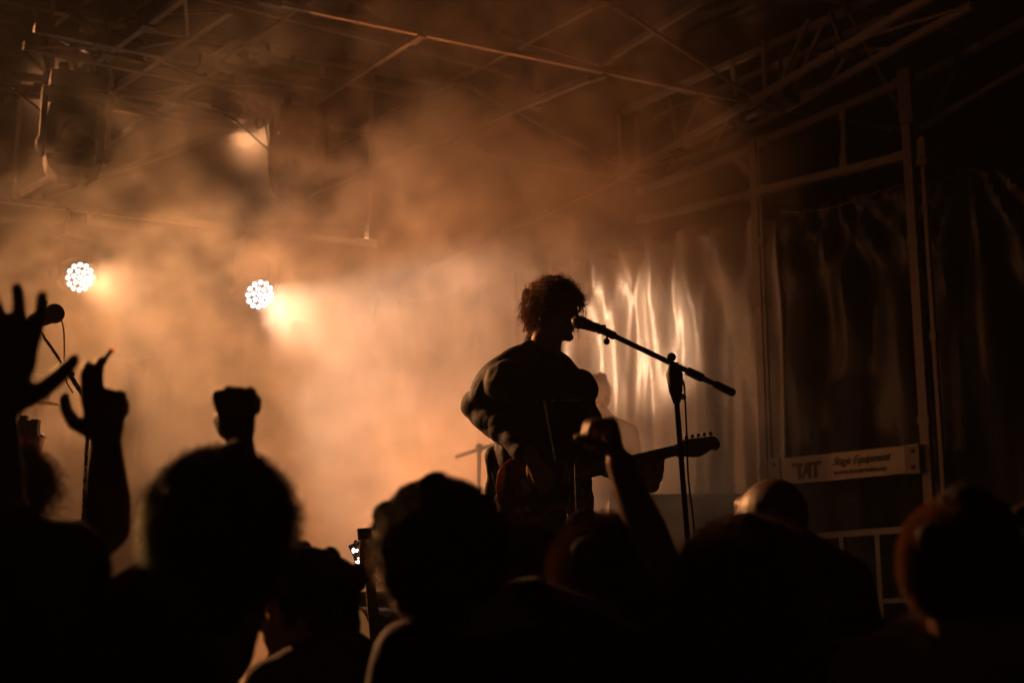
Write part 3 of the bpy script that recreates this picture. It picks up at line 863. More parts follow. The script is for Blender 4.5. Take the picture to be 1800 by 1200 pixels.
def head_parts(F, c, R, k=1.0, ears=True, neck_to=None, neck_r=.056):
    c = Vector(c); q = lambda x, y, z: c + R @ (Vector((x, y, z))*k)
    E = lambda p, r: F.ell(q(*p), [a*k for a in r], R)
    E((-.012, 0, .028), (.098, .076, .088)); E((.02, 0, .01), (.078, .068, .085)); E((.035, 0, -.045), (.058, .057, .07)); E((.05, 0, -.085), (.042, .042, .032))
    E((.086, 0, -.103), (.020, .024, .018)); E((.074, 0, .034), (.026, .052, .015)); E((.06, 0, .06), (.04, .055, .03))
    for s_ in (-1, 1):
        E((.062, .036*s_, -.022), (.026, .022, .02)); E((.01, .058*s_, -.055), (.04, .014, .032))
    F.cap(q(.092, 0, .018), q(.117, 0, -.026), .008*k, .012*k, 8); E((.106, 0, -.032), (.014, .017, .009))
    E((.098, 0, -.056), (.011, .024, .0075)); E((.095, 0, -.070), (.011, .021, .0085))
    if ears:
        for s_ in (-1, 1): E((-.008, .079*s_, -.012), (.018, .009, .033))
    if neck_to is not None: F.cap(q(-.022, 0, -.07), neck_to, neck_r*k, neck_r*1.12*k, 16)
    return q
def eyes(e, q, R, k=1.0):
    for s_ in (-1, 1):
        c = q(.0795, .031*s_, .008)
        ob = MB().ell(c, (.0125*k,)*3, R, 12, 8).build('eye', M_EYE, e)
        MB().ell(c + R @ Vector((.0085*k, 0, 0)), (.0048*k, .006*k, .006*k), R, 10, 6).build('iris', M_IRIS, ob)

def hand(F, wrist, direction, palm, side, k=1.0, curls=((10,15,10),)*4, spread=6, thumb=((.35, .85, .15), (.75, .6, .25), (.9, .4, .2)), thick=1.0):
    """five unequal fingers; direction = way the fingers point, palm = way the palm looks, side = +1 thumb on the left of that frame"""
    X = Vector(direction).normalized(); Z = (Vector(palm) - X*Vector(palm).dot(X)).normalized(); Y = Z.cross(X)*side
    w = Vector(wrist)
    P = lambda x, y, z: w + (X*x + Y*y + Z*z)*k
    F.cap(w - X*.03*k, w, .027*k*thick, .025*k*thick)
    for i, y in enumerate((.032, .011, -.010, -.030)):
        F.cap(P(.008, y*.55, 0), P(.085 - .004*abs(i-1), y, 0), .0145*k*thick, .0125*k*thick, 8)
    F.ell(P(.048, .0, .004), (.042*k, .036*k, .0155*k*thick), Matrix((X, Y, Z)).transposed())
    lens = ((.044, .026, .021), (.049, .030, .022), (.045, .028, .021), (.036, .021, .019))
    tips = []
    for i, y in enumerate((.033, .011, -.011, -.031)):
        b = P((.086, .090, .083, .072)[i], y, 0); a = 0.0; sp = math.radians((1.5-i)*spread)
        c = curls[i if i < len(curls) else -1]; p = b; r = (.0098, .0102, .0096, .0084)[i]*k*thick
        for j in range(3):
            a += math.radians(c[j])
            d = (X*math.cos(sp)+Y*math.sin(sp))*math.cos(a) + Z*math.sin(a)
            p2 = p + d*lens[i][j]*k
            F.cap(p, p2, r*(1-.08*j), r*(.92-.08*j), 8); p = p2
        tips.append(p)
    p = P(.018, .026, .006); ls = (.040, .034, .026)
    for j in range(3):
        d = X*thumb[j][0] + Y*thumb[j][1] + Z*thumb[j][2]; d.normalize()
        p2 = p + d*ls[j]*k
        F.cap(p, p2, (.0165, .0125, .011)[j]*k*thick, (.013, .011, .0095)[j]*k*thick, 8); p = p2
    return tips, p

# ---- hair: thousands of thin curved strands as one mesh
def strands(name, parent, m, roots, dirs, length, seg=6, thick=.0009, curl_r=.0, curl_n=1.0, grav=.5, wave=.3, jitter=.25, seed=0, lean=None):
    rng = np.random.RandomState(seed); n = len(roots)
    R = np.array(roots, float); D = np.array(dirs, float)
    D += rng.normal(size=D.shape)*jitter
    if lean is not None: D += np.array(lean)[None, :]
    D /= np.linalg.norm(D, axis=1)[:, None]
    A = np.cross(D, rng.normal(size=D.shape)); A /= np.linalg.norm(A, axis=1)[:, None]; B = np.cross(D, A)
    Ln = length*rng.uniform(.6, 1.2, n); ph = rng.uniform(0, 2*PI, n); cn = curl_n*rng.uniform(.7, 1.3, n); cr = curl_r*rng.uniform(.5, 1.4, n)
    wv = rng.uniform(-1, 1, n)*wave
    pts = np.zeros((n, seg+1, 3))
    for i in range(seg+1):
        t = i/seg
        a = ph + 2*PI*cn*t
        base = R + D*(Ln*t)[:, None] + np.array([0, 0, -1.0])*(grav*Ln*t*t)[:, None] + A*(wv*Ln*t*t)[:, None]
        k = (cr*min(1, t*2.2))[:, None]
        pts[:, i] = base + (A*np.cos(a)[:, None] + B*np.sin(a)[:, None])*k - (A*np.cos(ph)[:, None] + B*np.sin(ph)[:, None])*k
    T = np.gradient(pts, axis=1); T /= (np.linalg.norm(T, axis=2, keepdims=True)+1e-9)
    U = np.cross(T, np.array([.31, .52, .79])); U /= (np.linalg.norm(U, axis=2, keepdims=True)+1e-9); V = np.cross(T, U)
    taper = (np.linspace(1, .35, seg+1)*thick)[None, :, None]
    vs = np.stack([pts + (U*math.cos(a)+V*math.sin(a))*taper for a in (0, 2*PI/3, 4*PI/3)], axis=2)     # n, seg+1, 3, 3
    vs = vs.reshape(-1, 3)
    idx = np.arange(n)[:, None, None]*(seg+1)*3 + np.arange(seg)[None, :, None]*3
    k = np.arange(3)[None, None, :]; k2 = (k+1) % 3
    q = np.stack([idx+k, idx+k2, idx+3+k2, idx+3+k], axis=-1).reshape(-1, 4)
    me = bpy.data.meshes.new(name)
    me.vertices.add(len(vs)); me.vertices.foreach_set('co', vs.ravel())
    me.loops.add(q.size); me.loops.foreach_set('vertex_index', q.ravel().astype(np.int32))
    me.polygons.add(len(q)); me.polygons.foreach_set('loop_start', np.arange(0, q.size, 4, dtype=np.int32))
    try: me.polygons.foreach_set('loop_total', np.full(len(q), 4, dtype=np.int32))
    except Exception: pass
    me.update(calc_edges=True); me.polygons.foreach_set('use_smooth', [True]*len(q))
    me.materials.append(m)
    o = bpy.data.objects.new(name, me); link(o)
    if parent is not None:
        o.parent = parent; o.matrix_parent_inverse = world_of(parent).inverted()
    return o
def scalp(q, R, k, n, seed, front=.062, low=-.055, back_low=-.10, puff=0.0):
    """random roots on the scalp and the way they stand; face left bare"""
    rng = np.random.RandomState(seed); roots = []; dirs = []
    while len(roots) < n:
        v = rng.normal(size=3); v /= np.linalg.norm(v)
        x, y, z = -.008 + v[0]*(.099+puff), v[1]*(.078+puff), .026 + v[2]*(.09+puff)
        if x > front-.0 and z < .062: continue
        if x > .03 and z < .035: continue
        lo = low if x > -.03 else back_low
        if z < lo: continue
        roots.append(tuple(q(x, y, z))); d = R @ Vector(v); dirs.append(tuple(d))
    return roots, dirs
def hair_cap(e, q, R, k, m, grow=.012, rough=.012, seed=0, back=-.07, name='hair'):
    F = Fig()
    F.ell(q(-.014, 0, .036), [(a+grow)*k for a in (.098, .078, .088)], R)
    F.ell(q(-.045, 0, -.02), [(a+grow*.8)*k for a in (.06, .068, abs(back))], R)
    rg = random.Random(seed+5)
    for i in range(9):
        a = rg.uniform(-PI, PI); el = rg.uniform(-.1, 1.3); rr = rg.uniform(.022, .036)
        x, y, z = -.014 + (.098+grow*.7)*math.cos(el)*math.cos(a), (.078+grow*.7)*math.cos(el)*math.sin(a), .036 + (.088+grow*.7)*math.sin(el)
        if x > .05 and z < .07: continue
        if name == 'hair': F.ell(q(x, y, z), [rr*k, rr*k, rr*.8*k], R)
    return F.fuse(name, m, e, .008, 1, rough*2.2, 42, seed)

def person(label, head, Y, face=(-.3, 1, 0), k=1.0, hair='short', hm=None, skin=None, top=None, torso=None, yaw=None, arms=(None, None), hk={}, body_w=.20,
           group='people in the crowd watching the stage', ground=0.0, voxel=.008, tilt=(0,0,1), topname='shirt', legs=None, neck_r=.056, ears=True, grow=.012):
    """a standing spectator; head = pixel of the head's centre in the photograph"""
    hm = hm or H_BRN; skin = skin or M_SKIN; top = top or M_BLACK; legs = legs or M_DARK
    hc = at(head[0], head[1], Y); R = frame(face, tilt)
    t = hc - Vector((0, 0, .40*k)) if torso is None else at(*torso)
    f = Vector(yaw) if yaw is not None else Vector((face[0], face[1], 0)); T = frame((f.x, f.y, 0))
    g = Vector((t.x, t.y, ground))
    e = empty('person', g, label, 'person', group)
    tq = lambda x, y, z: t + T @ (Vector((x, y, z))*k)        # t = middle of the chest
    base = tq(-.02, 0, .19)
    F = Fig(); q = head_parts(F, hc, R, k, ears, base, neck_r)
    hip = Vector((t.x, t.y, max(ground + .88*k, t.z - .55*k)))
    def torso_solid(S, g_):
        S.ell(tq(0, 0, .05), ((.115+g_)*k, (body_w-.035+g_)*k, .19*k), T); S.ell(tq(-.01, 0, -.15), ((.105+g_)*k, (body_w-.055+g_)*k, .19*k), T)
        S.cap(tq(-.01, -body_w+.045, .14), tq(-.01, body_w-.045, .14), (.062+g_)*k, (.062+g_)*k)
        S.cap(tq(-.015, 0, .22), tq(-.01, body_w-.06, .155), (.055+g_)*k, (.055+g_)*k); S.cap(tq(-.015, 0, .22), tq(-.01, -body_w+.06, .155), (.055+g_)*k, (.055+g_)*k)
        S.cap(tq(0, -.05, -.2), hip + T @ Vector((0, -.07*k, 0)), (.10+g_)*k, (.115+g_)*k); S.cap(tq(0, .05, -.2), hip + T @ Vector((0, .07*k, 0)), (.10+g_)*k, (.115+g_)*k)
    torso_solid(F, 0)
    C = Fig(); torso_solid(C, .012)
    for i, s_ in enumerate((-1, 1)):            # -1 right, +1 left of the person
        sh = tq(-.01, s_*(body_w-.03), .145); a = arms[i]
        if a is None:
            el = tq(-.03, s_*(body_w+.02), -.15); wr = tq(.09, s_*(body_w-.0), -.36)
            F.chain([sh, el, wr], [.05*k, .04*k, .027*k])
            hand(F, wr, (wr-el), -(T @ Vector((0, s_, 0))), -s_*1.0, k*.95, ((25, 30, 20),)*4)
            C.chain([sh, el, el+(wr-el)*.85], [.066*k, .056*k, .044*k])
        else:
            el, wr = a['elbow'], a['wrist']; ak = a.get('k', k)
            F.chain([sh, el, el+(wr-el)*.3, wr], [.05*ak, .04*ak, .042*ak, .027*ak])
            hand(F, wr, a['dir'], a['palm'], a.get('side', 1), a.get('hk', ak), a.get('curls', ((10, 15, 10),)*4), a.get('spread', 6), a.get('thumb', ((.35, .85, .15), (.75, .6, .25), (.9, .4, .2))), a.get('thick', 1.0))
            s1 = a.get('sleeve', .0)
            if s1 > 0: C.chain([sh, el, el+(wr-el)*s1], [.066*ak, .055*ak, .044*ak])
            else: C.cap(sh, sh+(el-sh)*.6, .064*ak, .054*ak)
    for s_ in (-1, 1):
        kn = Vector((t.x, t.y, 0)) + T @ Vector((.03, s_*.10*k, 0)); kn.z = ground + .48*k; an = kn.copy() + T @ Vector((-.04, 0, 0)); an.z = ground + .085*k
        hp = hip + T @ Vector((0, s_*.085*k, 0))
        F.chain([hp, kn, an], [.085*k, .058*k, .04*k]); F.cap(an - Vector((0, 0, .04*k)), an + T @ Vector((.15*k, 0, -.05*k)), .036*k, .032*k)
    bo = F.fuse('body', skin, e, min(voxel, .0062) if (arms[0] or arms[1]) else voxel, 1 if (arms[0] or arms[1]) else 2)
    C.fuse(topname, top, e, .011, 3, .009, 8, abs(int(head[0])))
    P = Fig()
    for s_ in (-1, 1):
        kn = Vector((t.x, t.y, 0)) + T @ Vector((.03, s_*.10*k, 0)); kn.z = ground + .48*k; an = kn.copy() + T @ Vector((-.04, 0, 0)); an.z = ground + .12*k
        hp = hip + T @ Vector((0, s_*.085*k, 0)); P.chain([hp + Vector((0, 0, .06*k)), kn, an], [.112*k, .075*k, .06*k])
    P.fuse('trousers', legs, e, .014, 3, .008, 7, 3)
    for s_ in (-1, 1):
        an = Vector((t.x, t.y, ground+.05*k)) + T @ Vector((.0, s_*.10*k, 0))
        S = Fig(); S.cap(an + T @ Vector((-.03*k, 0, 0)), an + T @ Vector((.17*k, 0, -.008*k)), .05*k, .042*k); S.fuse('shoe', M_RUBBER, e, .012, 2)
    eyes(e, q, R, k)
    add_hair(e, q, R, k, hair, hm, hk, abs(int(head[0]*3+head[1])), grow)
    return e, q, R, T, tq
def add_hair(e, q, R, k, hair, hm, hk, seed, grow=.012):
    if hair == 'bald': return
    back = hk.get('back', -.07)
    cap_ = hair_cap(e, q, R, k, H_CAP, grow-.003, .004 if hair == 'short' else .010, seed, back)
    def st(n, length, **kw):
        rt, dr = scalp(q, R, k, n, seed, puff=kw.pop('puff', grow*.6), back_low=back-.03)
        o = strands('strands', cap_, hm, rt, dr, length*k, seed=seed, **kw)
        tag(o, None, None, None, 'stuff')
    n = int(hk.get('n', 4500)*1.5)
    if hair == 'short': st(n, hk.get('len', .03), seg=3, thick=.0009, grav=.25, jitter=.45, wave=.4, lean=hk.get('lean'))
    elif hair == 'bushy': st(n, hk.get('len', .075), seg=6, thick=.0012, curl_r=.008, curl_n=1.3, grav=.35, jitter=.6, wave=.5, puff=grow*.8)
    elif hair == 'curly':
        st(n, hk.get('len', .06), seg=9, thick=.0011, curl_r=hk.get('cr', .009), curl_n=1.8, grav=.25, jitter=.45, wave=.5, puff=grow*.8)

# ------------------------------------------------------------------ electric guitar
M_SUNB = mat('dark red stained guitar finish', (.26, .04, .016), .18, 0, .5, 4, 0, rvar=.05, Coat_Weight=.6)
M_MAPLE = mat('amber maple', (.42, .22, .09), .3, 0, .2, 6, 0)
M_FRETB = mat('dark rosewood', (.05, .025, .015), .45, 0, .3, 30, .1)
M_GUARD = mat('black pickguard', (.015, .013, .013), .3, 0, .1, 8, 0)
def spline(P, n=6, closed=True):
    out = []; m = len(P)
    for i in range(m if closed else m-1):
        g_ = lambda j: Vector((*(P[j % m] if closed else P[max(0, min(m-1, j))]), 0))
        p0, p1, p2, p3 = g_(i-1), g_(i), g_(i+1), g_(i+2)
        for k in range(n):
            t = k/n; v = .5*((2*p1)+(-p0+p2)*t+(2*p0-5*p1+4*p2-p3)*t*t+(-p0+3*p1-3*p2+p3)*t**3); out.append((v.x, v.y))
    return out
GB = [(0,-.05),(.022,-.115),(.07,-.152),(.13,-.158),(.19,-.135),(.235,-.118),(.28,-.126),(.335,-.146),(.385,-.138),(.404,-.108),(.390,-.075),(.362,-.052),(.350,-.034),(.366,-.026),(.384,-.0),(.384,.03),(.402,.046),(.396,.085),(.35,.128),(.295,.142),(.235,.126),(.18,.13),(.12,.152),(.06,.145),(.02,.11),(0,.05)]
HS = [(.795,-.022),(.83,-.030),(.865,-.042),(.895,-.045),(.925,-.036),(.945,-.028),(.965,-.036),(.982,-.022),(.984,-.002),(.972,.018),(.955,.026),(.90,.034),(.84,.040),(.812,.030),(.795,.022)]
def guitar(M, name, label, scale=1.0, peg_side=1, body_m=None, tuner=False):
    S = M @ Matrix.Diagonal((scale, scale, scale, 1))
    e = empty(name, M.translation, label, 'guitar')
    body_m = body_m or M_SUNB
    def prism(poly, z, th, m, nm, bev=0.0, par=None):
        o = MB().prism(poly, S @ Matrix.Translation((0, 0, z)), th, 0, bev).build(nm, m, par or e, bev > 0)
        return o
    bo = prism(spline(GB), 0, .044, body_m, 'body', .035)
    GP = [(.15,-.03),(.20,-.10),(.27,-.105),(.33,-.12),(.37,-.10),(.345,-.05),(.345,.03),(.375,.05),(.36,.085),(.30,.10),(.24,.08),(.20,.045)]
    prism(spline(GP), .0238, .003, M_GUARD, 'pickguard')
    nk = MB(); pr = []
    for i in range(9):
        x = .33 + .465*i/8; w = .028 - .0065*i/8
        pr.append((x, w))
    vs = []; fs = []
    for x, w in pr:
        for a in (0, .5, 1.2, PI-1.2, PI-.5, PI): vs.append(S @ Vector((x, w*math.cos(a), .022 - .022*math.sin(a))))
        vs.append(S @ Vector((x, -w, .028))); vs.append(S @ Vector((x, w, .028)))
    for i in range(8):
        for j in range(8): fs.append((i*8+j, i*8+(j+1) % 8, (i+1)*8+(j+1) % 8, (i+1)*8+j))
    fs += [tuple(range(8))[::-1], tuple(range(64, 72))]
    nk.add(vs, fs); nko = nk.build('neck', M_MAPLE, e)
    fb = MB(); fb.add([S @ Vector(v) for v in [(.34,-.0285,.0285),(.34,.0285,.0285),(.795,.0215,.0285),(.795,-.0215,.0285),(.34,-.0285,.0335),(.34,.0285,.0335),(.795,.0215,.0335),(.795,-.0215,.0335)]], [(0,1,2,3),(7,6,5,4),(0,4,5,1),(1,5,6,2),(2,6,7,3),(3,7,4,0)])
    fb.build('fretboard', M_FRETB, e, False)
    me = None
    for i in range(1, 21):
        x = .795 - .648*(1-2**(-i/12))
        MB().box(S @ Vector((x, 0, .0342)), (.0022*scale, .046*scale, .002*scale), S.to_3x3().normalized()).build('fret', M_CHROME, nko, False)
    hs = prism(spline(HS, 4), .016, .015, M_MAPLE, 'headstock', .03)
    for i in range(6):
        x = .825 + i*.0255; y = (.034 - i*.0022)*peg_side
        p = MB().tube([S @ Vector((x, y-.012*peg_side, .034)), S @ Vector((x, y-.012*peg_side, .014))], .0038*scale, 8)
        p.tube([S @ Vector((x, y-.01*peg_side, .012)), S @ Vector((x, y+.013*peg_side, .012))], .0028*scale, 8)
        kn = p.ell(S @ Vector((x, y+.021*peg_side, .012)), (.0085*scale, .0095*scale, .0055*scale), S.to_3x3().normalized(), 10, 6)
        kn.build('tuning_peg', M_CHROME, e)
    for i in range(6):
        y0 = (i-2.5)*.0105; y1 = (i-2.5)*.007
        MB().tube([S @ Vector((.13, y0, .040)), S @ Vector((.795, y1, .0365)), S @ Vector((.825+(5-i)*.0255, (.022-(5-i)*.0022)*peg_side, .030))], .0007*scale, 4).build('string', M_CHROME, e, False)
    MB().box(S @ Vector((.13, 0, .030)), (.085*scale, .075*scale, .010*scale), S.to_3x3().normalized()).build('bridge', M_CHROME, e, False)
    for x in (.17, .315): MB().box(S @ Vector((x, 0, .029)), (.02*scale, .072*scale, .012*scale), S.to_3x3().normalized()).build('pickup', M_CHROME, e, False)
    cp = MB().box(S @ Vector((.13, -.095, .0235)), (.13*scale, .032*scale, .003*scale), S.to_3x3().normalized()).build('control_plate', M_CHROME, e, False)
    for x in (.09, .13): MB().lathe([(.009, 0), (.009, .014), (.007, .016)], S @ Matrix.Translation((x, -.095, .025)), 12).build('knob', M_CHROME, cp)
    for (x, y) in ((-.004, 0), (.40, .045)):
        MB().ell(S @ Vector((x, y, 0)), (.008*scale,)*3, None, 10, 6).build('strap_button', M_CHROME, e)
    if tuner:
        MB().box(S @ Vector((.978, .008, .05)), (.05*scale, .062*scale, .02*scale), S.to_3x3().normalized()).box(S @ Vector((.975, .0, .03)), (.02*scale, .02*scale, .03*scale), S.to_3x3().normalized()).build('clip_tuner', M_PLASTIC, e, False)
    return e
def gframe(a, b, normal):
    X = (Vector(b)-Vector(a)).normalized(); Z = Vector(normal); Z = (Z - X*Z.dot(X)).normalized(); Y = Z.cross(X)
    return Matrix.Translation(a) @ Matrix((X, Y, Z)).transposed().to_4x4(), (Vector(b)-Vector(a)).length

# ------------------------------------------------------------------ singer
SY = 5.6
ga, gb = at(876, 872, 5.50), at(1266, 777, 5.24)
GM, GL = gframe(ga, gb, (.12, -1, .30))
GS = GL/.984
gq = lambda x, y, z: GM @ (Vector((x, y, z))*GS)
gtr = guitar(GM, 'electric_guitar', 'dark red electric guitar held by the curly haired singer', GS)

def singer():
    STZ = 1.23
    hc = at(974, 549, 5.62)
    Fd = Vector((.70, -.68, -.09)); R = frame(Fd, (.10, -.03, 1))
    e = empty('person', Vector((at(955, 800, 5.65).x, 5.65, STZ)), 'curly haired singer in glasses and black jacket playing guitar at the microphone', 'person')
    k = .98
    tc = at(948, 712, 5.66); T = frame((.62, -.78, 0))
    tq = lambda x, y, z: tc + T @ Vector((x, y, z))
    F = Fig(); base = at(955, 628, 5.66)
    q = head_parts(F, hc, R, k, True, base, .058)
    F.cap(base, tq(0, 0, .12), .066, .09)
    shR, shL = at(893, 672, 5.54), at(1010, 684, 5.80)
    def trunk(S, g_):
        S.ell(at(946, 716, 5.67), (.12+g_, .155+g_, .20), T); S.ell(at(950, 790, 5.68), (.12+g_, .155+g_, .20), T); S.ell(at(955, 870, 5.68), (.115+g_, .155+g_, .14), T)
        S.cap(shR, shL, .062+g_, .062+g_); S.cap(base, shR, .04+g_, .052+g_); S.cap(base, shL, .038+g_, .05+g_)
    trunk(F, 0)
    # right arm (left in the picture): elbow out and back, forearm down to the strings
    eR, wR = at(834, 712, 5.68), at(898, 818, 5.42)
    wR = gq(.20, .10, .075); 
    F.chain([shR, eR, eR+(wR-eR)*.3, wR], [.055, .042, .045, .028])
    hd = (gq(.235, -.01, .055) - wR)
    hand(F, wR, hd, -(GM.to_3x3() @ Vector((0, 0, 1))), 1, .95, ((25, 30, 25), (30, 35, 25), (35, 35, 25), (35, 40, 30)), 4, ((.75, .5, .3), (.85, .2, .4), (.9, 0, .4)))
    # left arm: forearm under the neck, fingers round it
    eL = at(1052, 800, 5.60); wL = gq(.655, -.072, -.075)
    F.chain([shL, eL, eL+(wL-eL)*.3, wL], [.052, .042, .045, .028])
    G3 = GM.to_3x3()
    hand(F, wL, G3 @ Vector((.20, -.15, 1)), G3 @ Vector((-.05, 1, .1)), 1, .98, ((48, 50, 38), (56, 52, 40), (64, 52, 40), (72, 52, 40)), 7, ((.05, .45, .85), (-.1, .35, 1), (.35, .25, .9)), 1.08)
    # legs
    hp = at(958, 905, 5.70)
    for s_ in (-1, 1):
        h_ = hp + T @ Vector((0, s_*.09, 0)); kn = Vector((h_.x, h_.y, STZ+.50)) + T @ Vector((.03, s_*.03, 0)); an = Vector((kn.x, kn.y, STZ+.09)) + T @ Vector((-.03, 0, 0))
        F.chain([h_, kn, an], [.088, .06, .042]); F.cap(an - Vector((0, 0, .04)), an + T @ Vector((.15, 0, -.05)), .036, .032)
    F.fuse('body', M_SKIN, e, .0065, 2)
    # jacket
    J = Fig(); trunk(J, .022)
    J.chain([shR, eR, eR+(wR-eR)*.45, eR+(wR-eR)*.86], [.054, .054, .050, .040])
    J.chain([shL, eL, eL+(wL-eL)*.45, eL+(wL-eL)*.84], [.056, .054, .052, .044])
    J.chain([at(868, 800, 5.68), at(866, 868, 5.70)], [.03, .022]); J.chain([at(1006, 780, 5.74), at(1018, 893, 5.76)], [.055, .052]); J.chain([at(900, 800, 5.70), at(898, 868, 5.72)], [.05, .035])
    J.chain([at(930, 880, 5.72), at(1000, 892, 5.75)], [.07, .07])
    J.chain([at(918, 628, 5.62), at(878, 656, 5.58), at(852, 690, 5.62)], [.045, .062, .058])
    # collar and lapels
    cpts = [at(928, 606, 5.62), at(934, 596, 5.74), at(968, 598, 5.80), at(992, 622, 5.74), at(990, 660, 5.60)]
    J.chain(cpts[:3], [.022, .024, .020]); J.chain([at(925, 612, 5.60), at(940, 640, 5.54), at(985, 690, 5.52)], [.02, .024, .02])
    jk = J.fuse('jacket', M_JACKET, e, .008, 2, .014, 11, 5)
    MB().tube([at(984, 682, 5.50), at(990, 702, 5.495), at(996, 722, 5.49)], .0035, 6).build('zip', M_CHROME, jk)
    for i in range(3):
        MB().box(at(1100 + i*7, 806 + i*3, 5.33), (.012, .01, .02)).build('cuff_button', M_DARK, jk, False) if False else None
    P = Fig()
    for s_ in (-1, 1):
        h_ = hp + T @ Vector((0, s_*.09, 0)); kn = Vector((h_.x, h_.y, STZ+.50)) + T @ Vector((.03, s_*.03, 0)); an = Vector((kn.x, kn.y, STZ+.12)) + T @ Vector((-.03, 0, 0))
        P.chain([h_ + Vector((0, 0, .05)), kn, an], [.115, .082, .066])
    P.fuse('trousers', M_JEAN, e, .010, 2, .012, 8, 9)
    for s_ in (-1, 1):
        h_ = hp + T @ Vector((0, s_*.09, 0)); an = Vector((h_.x, h_.y, STZ+.055)) + T @ Vector((0, s_*.03, 0))
        S = Fig(); S.cap(an + T @ Vector((-.03, 0, 0)), an + T @ Vector((.17, 0, -.01)), .052, .044); S.fuse('shoe', M_RUBBER, e, .012, 2)
    eyes(e, q, R, k)
    # glasses
    gl = MB()
    for s_ in (-1, 1):
        c = q(.098, .034*s_, .004)
        ring = [c + R @ (Vector((-.002*abs(math.sin(a)), .0255*math.cos(a), .0215*math.sin(a)))) for a in [2*PI*i/24 for i in range(24)]]
        gl.tube(ring, .0016, 6, closed=True)
        gl.tube([q(.096, .060*s_, .010), q(.05, .082*s_, .014), q(-.015, .085*s_, .010), q(-.03, .083*s_, -.012)], .0013, 6)
    gl.tube([q(.100, -.009, .008), q(.105, 0, .013), q(.100, .009, .008)], .0012, 6)
    g_ = gl.build('glasses', M_CHROME, e)
    for s_ in (-1, 1):
        c = q(.098, .034*s_, .004)
        MB().lathe([(.001, 0), (.0212, 0)], Matrix.Translation(c) @ R.to_4x4() @ Matrix.Rotation(PI/2, 4, 'Y'), 20, cap=False).build('lens', M_LENS, g_)
    # hair: loose curls, thick ringlets over finer frizz
    cap_ = hair_cap(e, q, R, k, H_CAP, -.003, .006, 3, -.066)
    rt, dr = scalp(q, R, k, 2600, 11, puff=.0, low=-.03, back_low=-.125, front=.066)
    o = strands('curls', cap_, H_AUB, rt, dr, .050, seg=12, thick=.0008, curl_r=.009, curl_n=1.8, grav=.3, jitter=.5, wave=.9, seed=11); tag(o, None, None, None, 'stuff')
    rt, dr = scalp(q, R, k, 420, 12, puff=-.002, low=-.03, back_low=-.125, front=.070)
    o = strands('ringlets', cap_, H_AUB, rt, dr, .044, seg=16, thick=.0040, curl_r=.0115, curl_n=1.5, grav=.45, jitter=.35, wave=.7, seed=4); tag(o, None, None, None, 'stuff')
    # strap over the shoulder
    a = gq(-.004, 0, 0); b = gq(.40, .05, -.01)
    sp = [b, at(1010, 740, 5.50), at(975, 690, 5.49), at(938, 645, 5.52), at(912, 640, 5.62), at(902, 668, 5.74), at(892, 745, 5.80), at(880, 820, 5.72), a]
    st = MB(); P_ = [Vector(p) for p in sp]; pts = []
    for i in range(len(P_)-1):
        p0 = P_[max(i-1, 0)]; p1 = P_[i]; p2 = P_[i+1]; p3 = P_[min(i+2, len(P_)-1)]
        for kk in range(6):
            t = kk/6; pts.append(.5*((2*p1)+(-p0+p2)*t+(2*p0-5*p1+4*p2-p3)*t*t+(-p0+3*p1-3*p2+p3)*t**3))
    pts.append(P_[-1])
    for i in range(len(pts)-1): st.beam(pts[i], pts[i+1]+(pts[i+1]-pts[i])*.15, .004, .045, up=Vector((0, 0, 1)))
    tag(st.build('guitar_strap', M_BLACK, None, False), 'black guitar strap over the shoulder of the singer', 'guitar strap')
    return q, R
def lens_m():
    m, nt, b = new_mat('spectacle glass')
    b.inputs['Base Color'].default_value = (1, 1, 1, 1); b.inputs['Roughness'].default_value = .02; b.inputs['Transmission Weight'].default_value = 1; b.inputs['IOR'].default_value = 1.05
    return m
M_LENS = lens_m()
sq, sR = singer()
cable('guitar lead hanging from the body of the red guitar', [gq(.02, -.12, 0), at(884, 880, 5.46), at(890, 915, 5.5), at(905, 938, 5.5), at(915, 1000, 5.5), at(918, 1300, 5.6)], .0038, 'instrument leads')
cable('loose strap end and lead hanging beside the jacket hem of the singer', [at(866, 830, 5.6), at(872, 860, 5.58), at(871, 900, 5.58), at(874, 1000, 5.58)], .004, 'instrument leads')

# ------------------------------------------------------------------ microphone on its boom stand
def microphone(tip, d, label, R_=.0255, L=.16, ball=True):
    d = Vector(d).normalized(); M = Matrix.Translation(tip) @ (d).to_track_quat('Z', 'Y').to_matrix().to_4x4()
    e = empty('microphone', tip, label, 'microphone')
    MB().lathe([(.004, 0), (R_*.72, .006), (R_*.97, .02), (R_, .032), (R_*.93, .048), (R_*.8, .055)], M, 24).build('grille', M_GRILLE, e)
    MB().lathe([(R_*1.02, .030), (R_*1.05, .033), (R_*1.02, .037)], M, 24, cap=False).build('grille_ring', M_CHROME, e)
    MB().lathe([(R_*.82, .055), (R_*.80, .062), (R_*.50, L*.9), (R_*.48, L)], M, 20).build('handle', M_BLACKM, e)
    return e
def grille_m():
    m, nt, b = new_mat('steel mesh grille')
    tc = N(nt, 'ShaderNodeTexCoord'); v = N(nt, 'ShaderNodeTexVoronoi', i_Scale=700.0)
    nt.links.new(tc.outputs['Object'], v.inputs['Vector']); bp = N(nt, 'ShaderNodeBump', i_Strength=.8, i_Distance=.001)
    nt.links.new(v.outputs['Distance'], bp.inputs['Height']); nt.links.new(bp.outputs[0], b.inputs['Normal'])
    b.inputs['Base Color'].default_value = (.25, .24, .23, 1); b.inputs['Metallic'].default_value = .9; b.inputs['Roughness'].default_value = .35
    return m
M_GRILLE = grille_m()
tipm = at(1006, 562, 5.40); bm0 = at(1048, 575, 5.37); bm1 = at(1262, 680, 5.12); bend = at(1288, 690, 5.09)
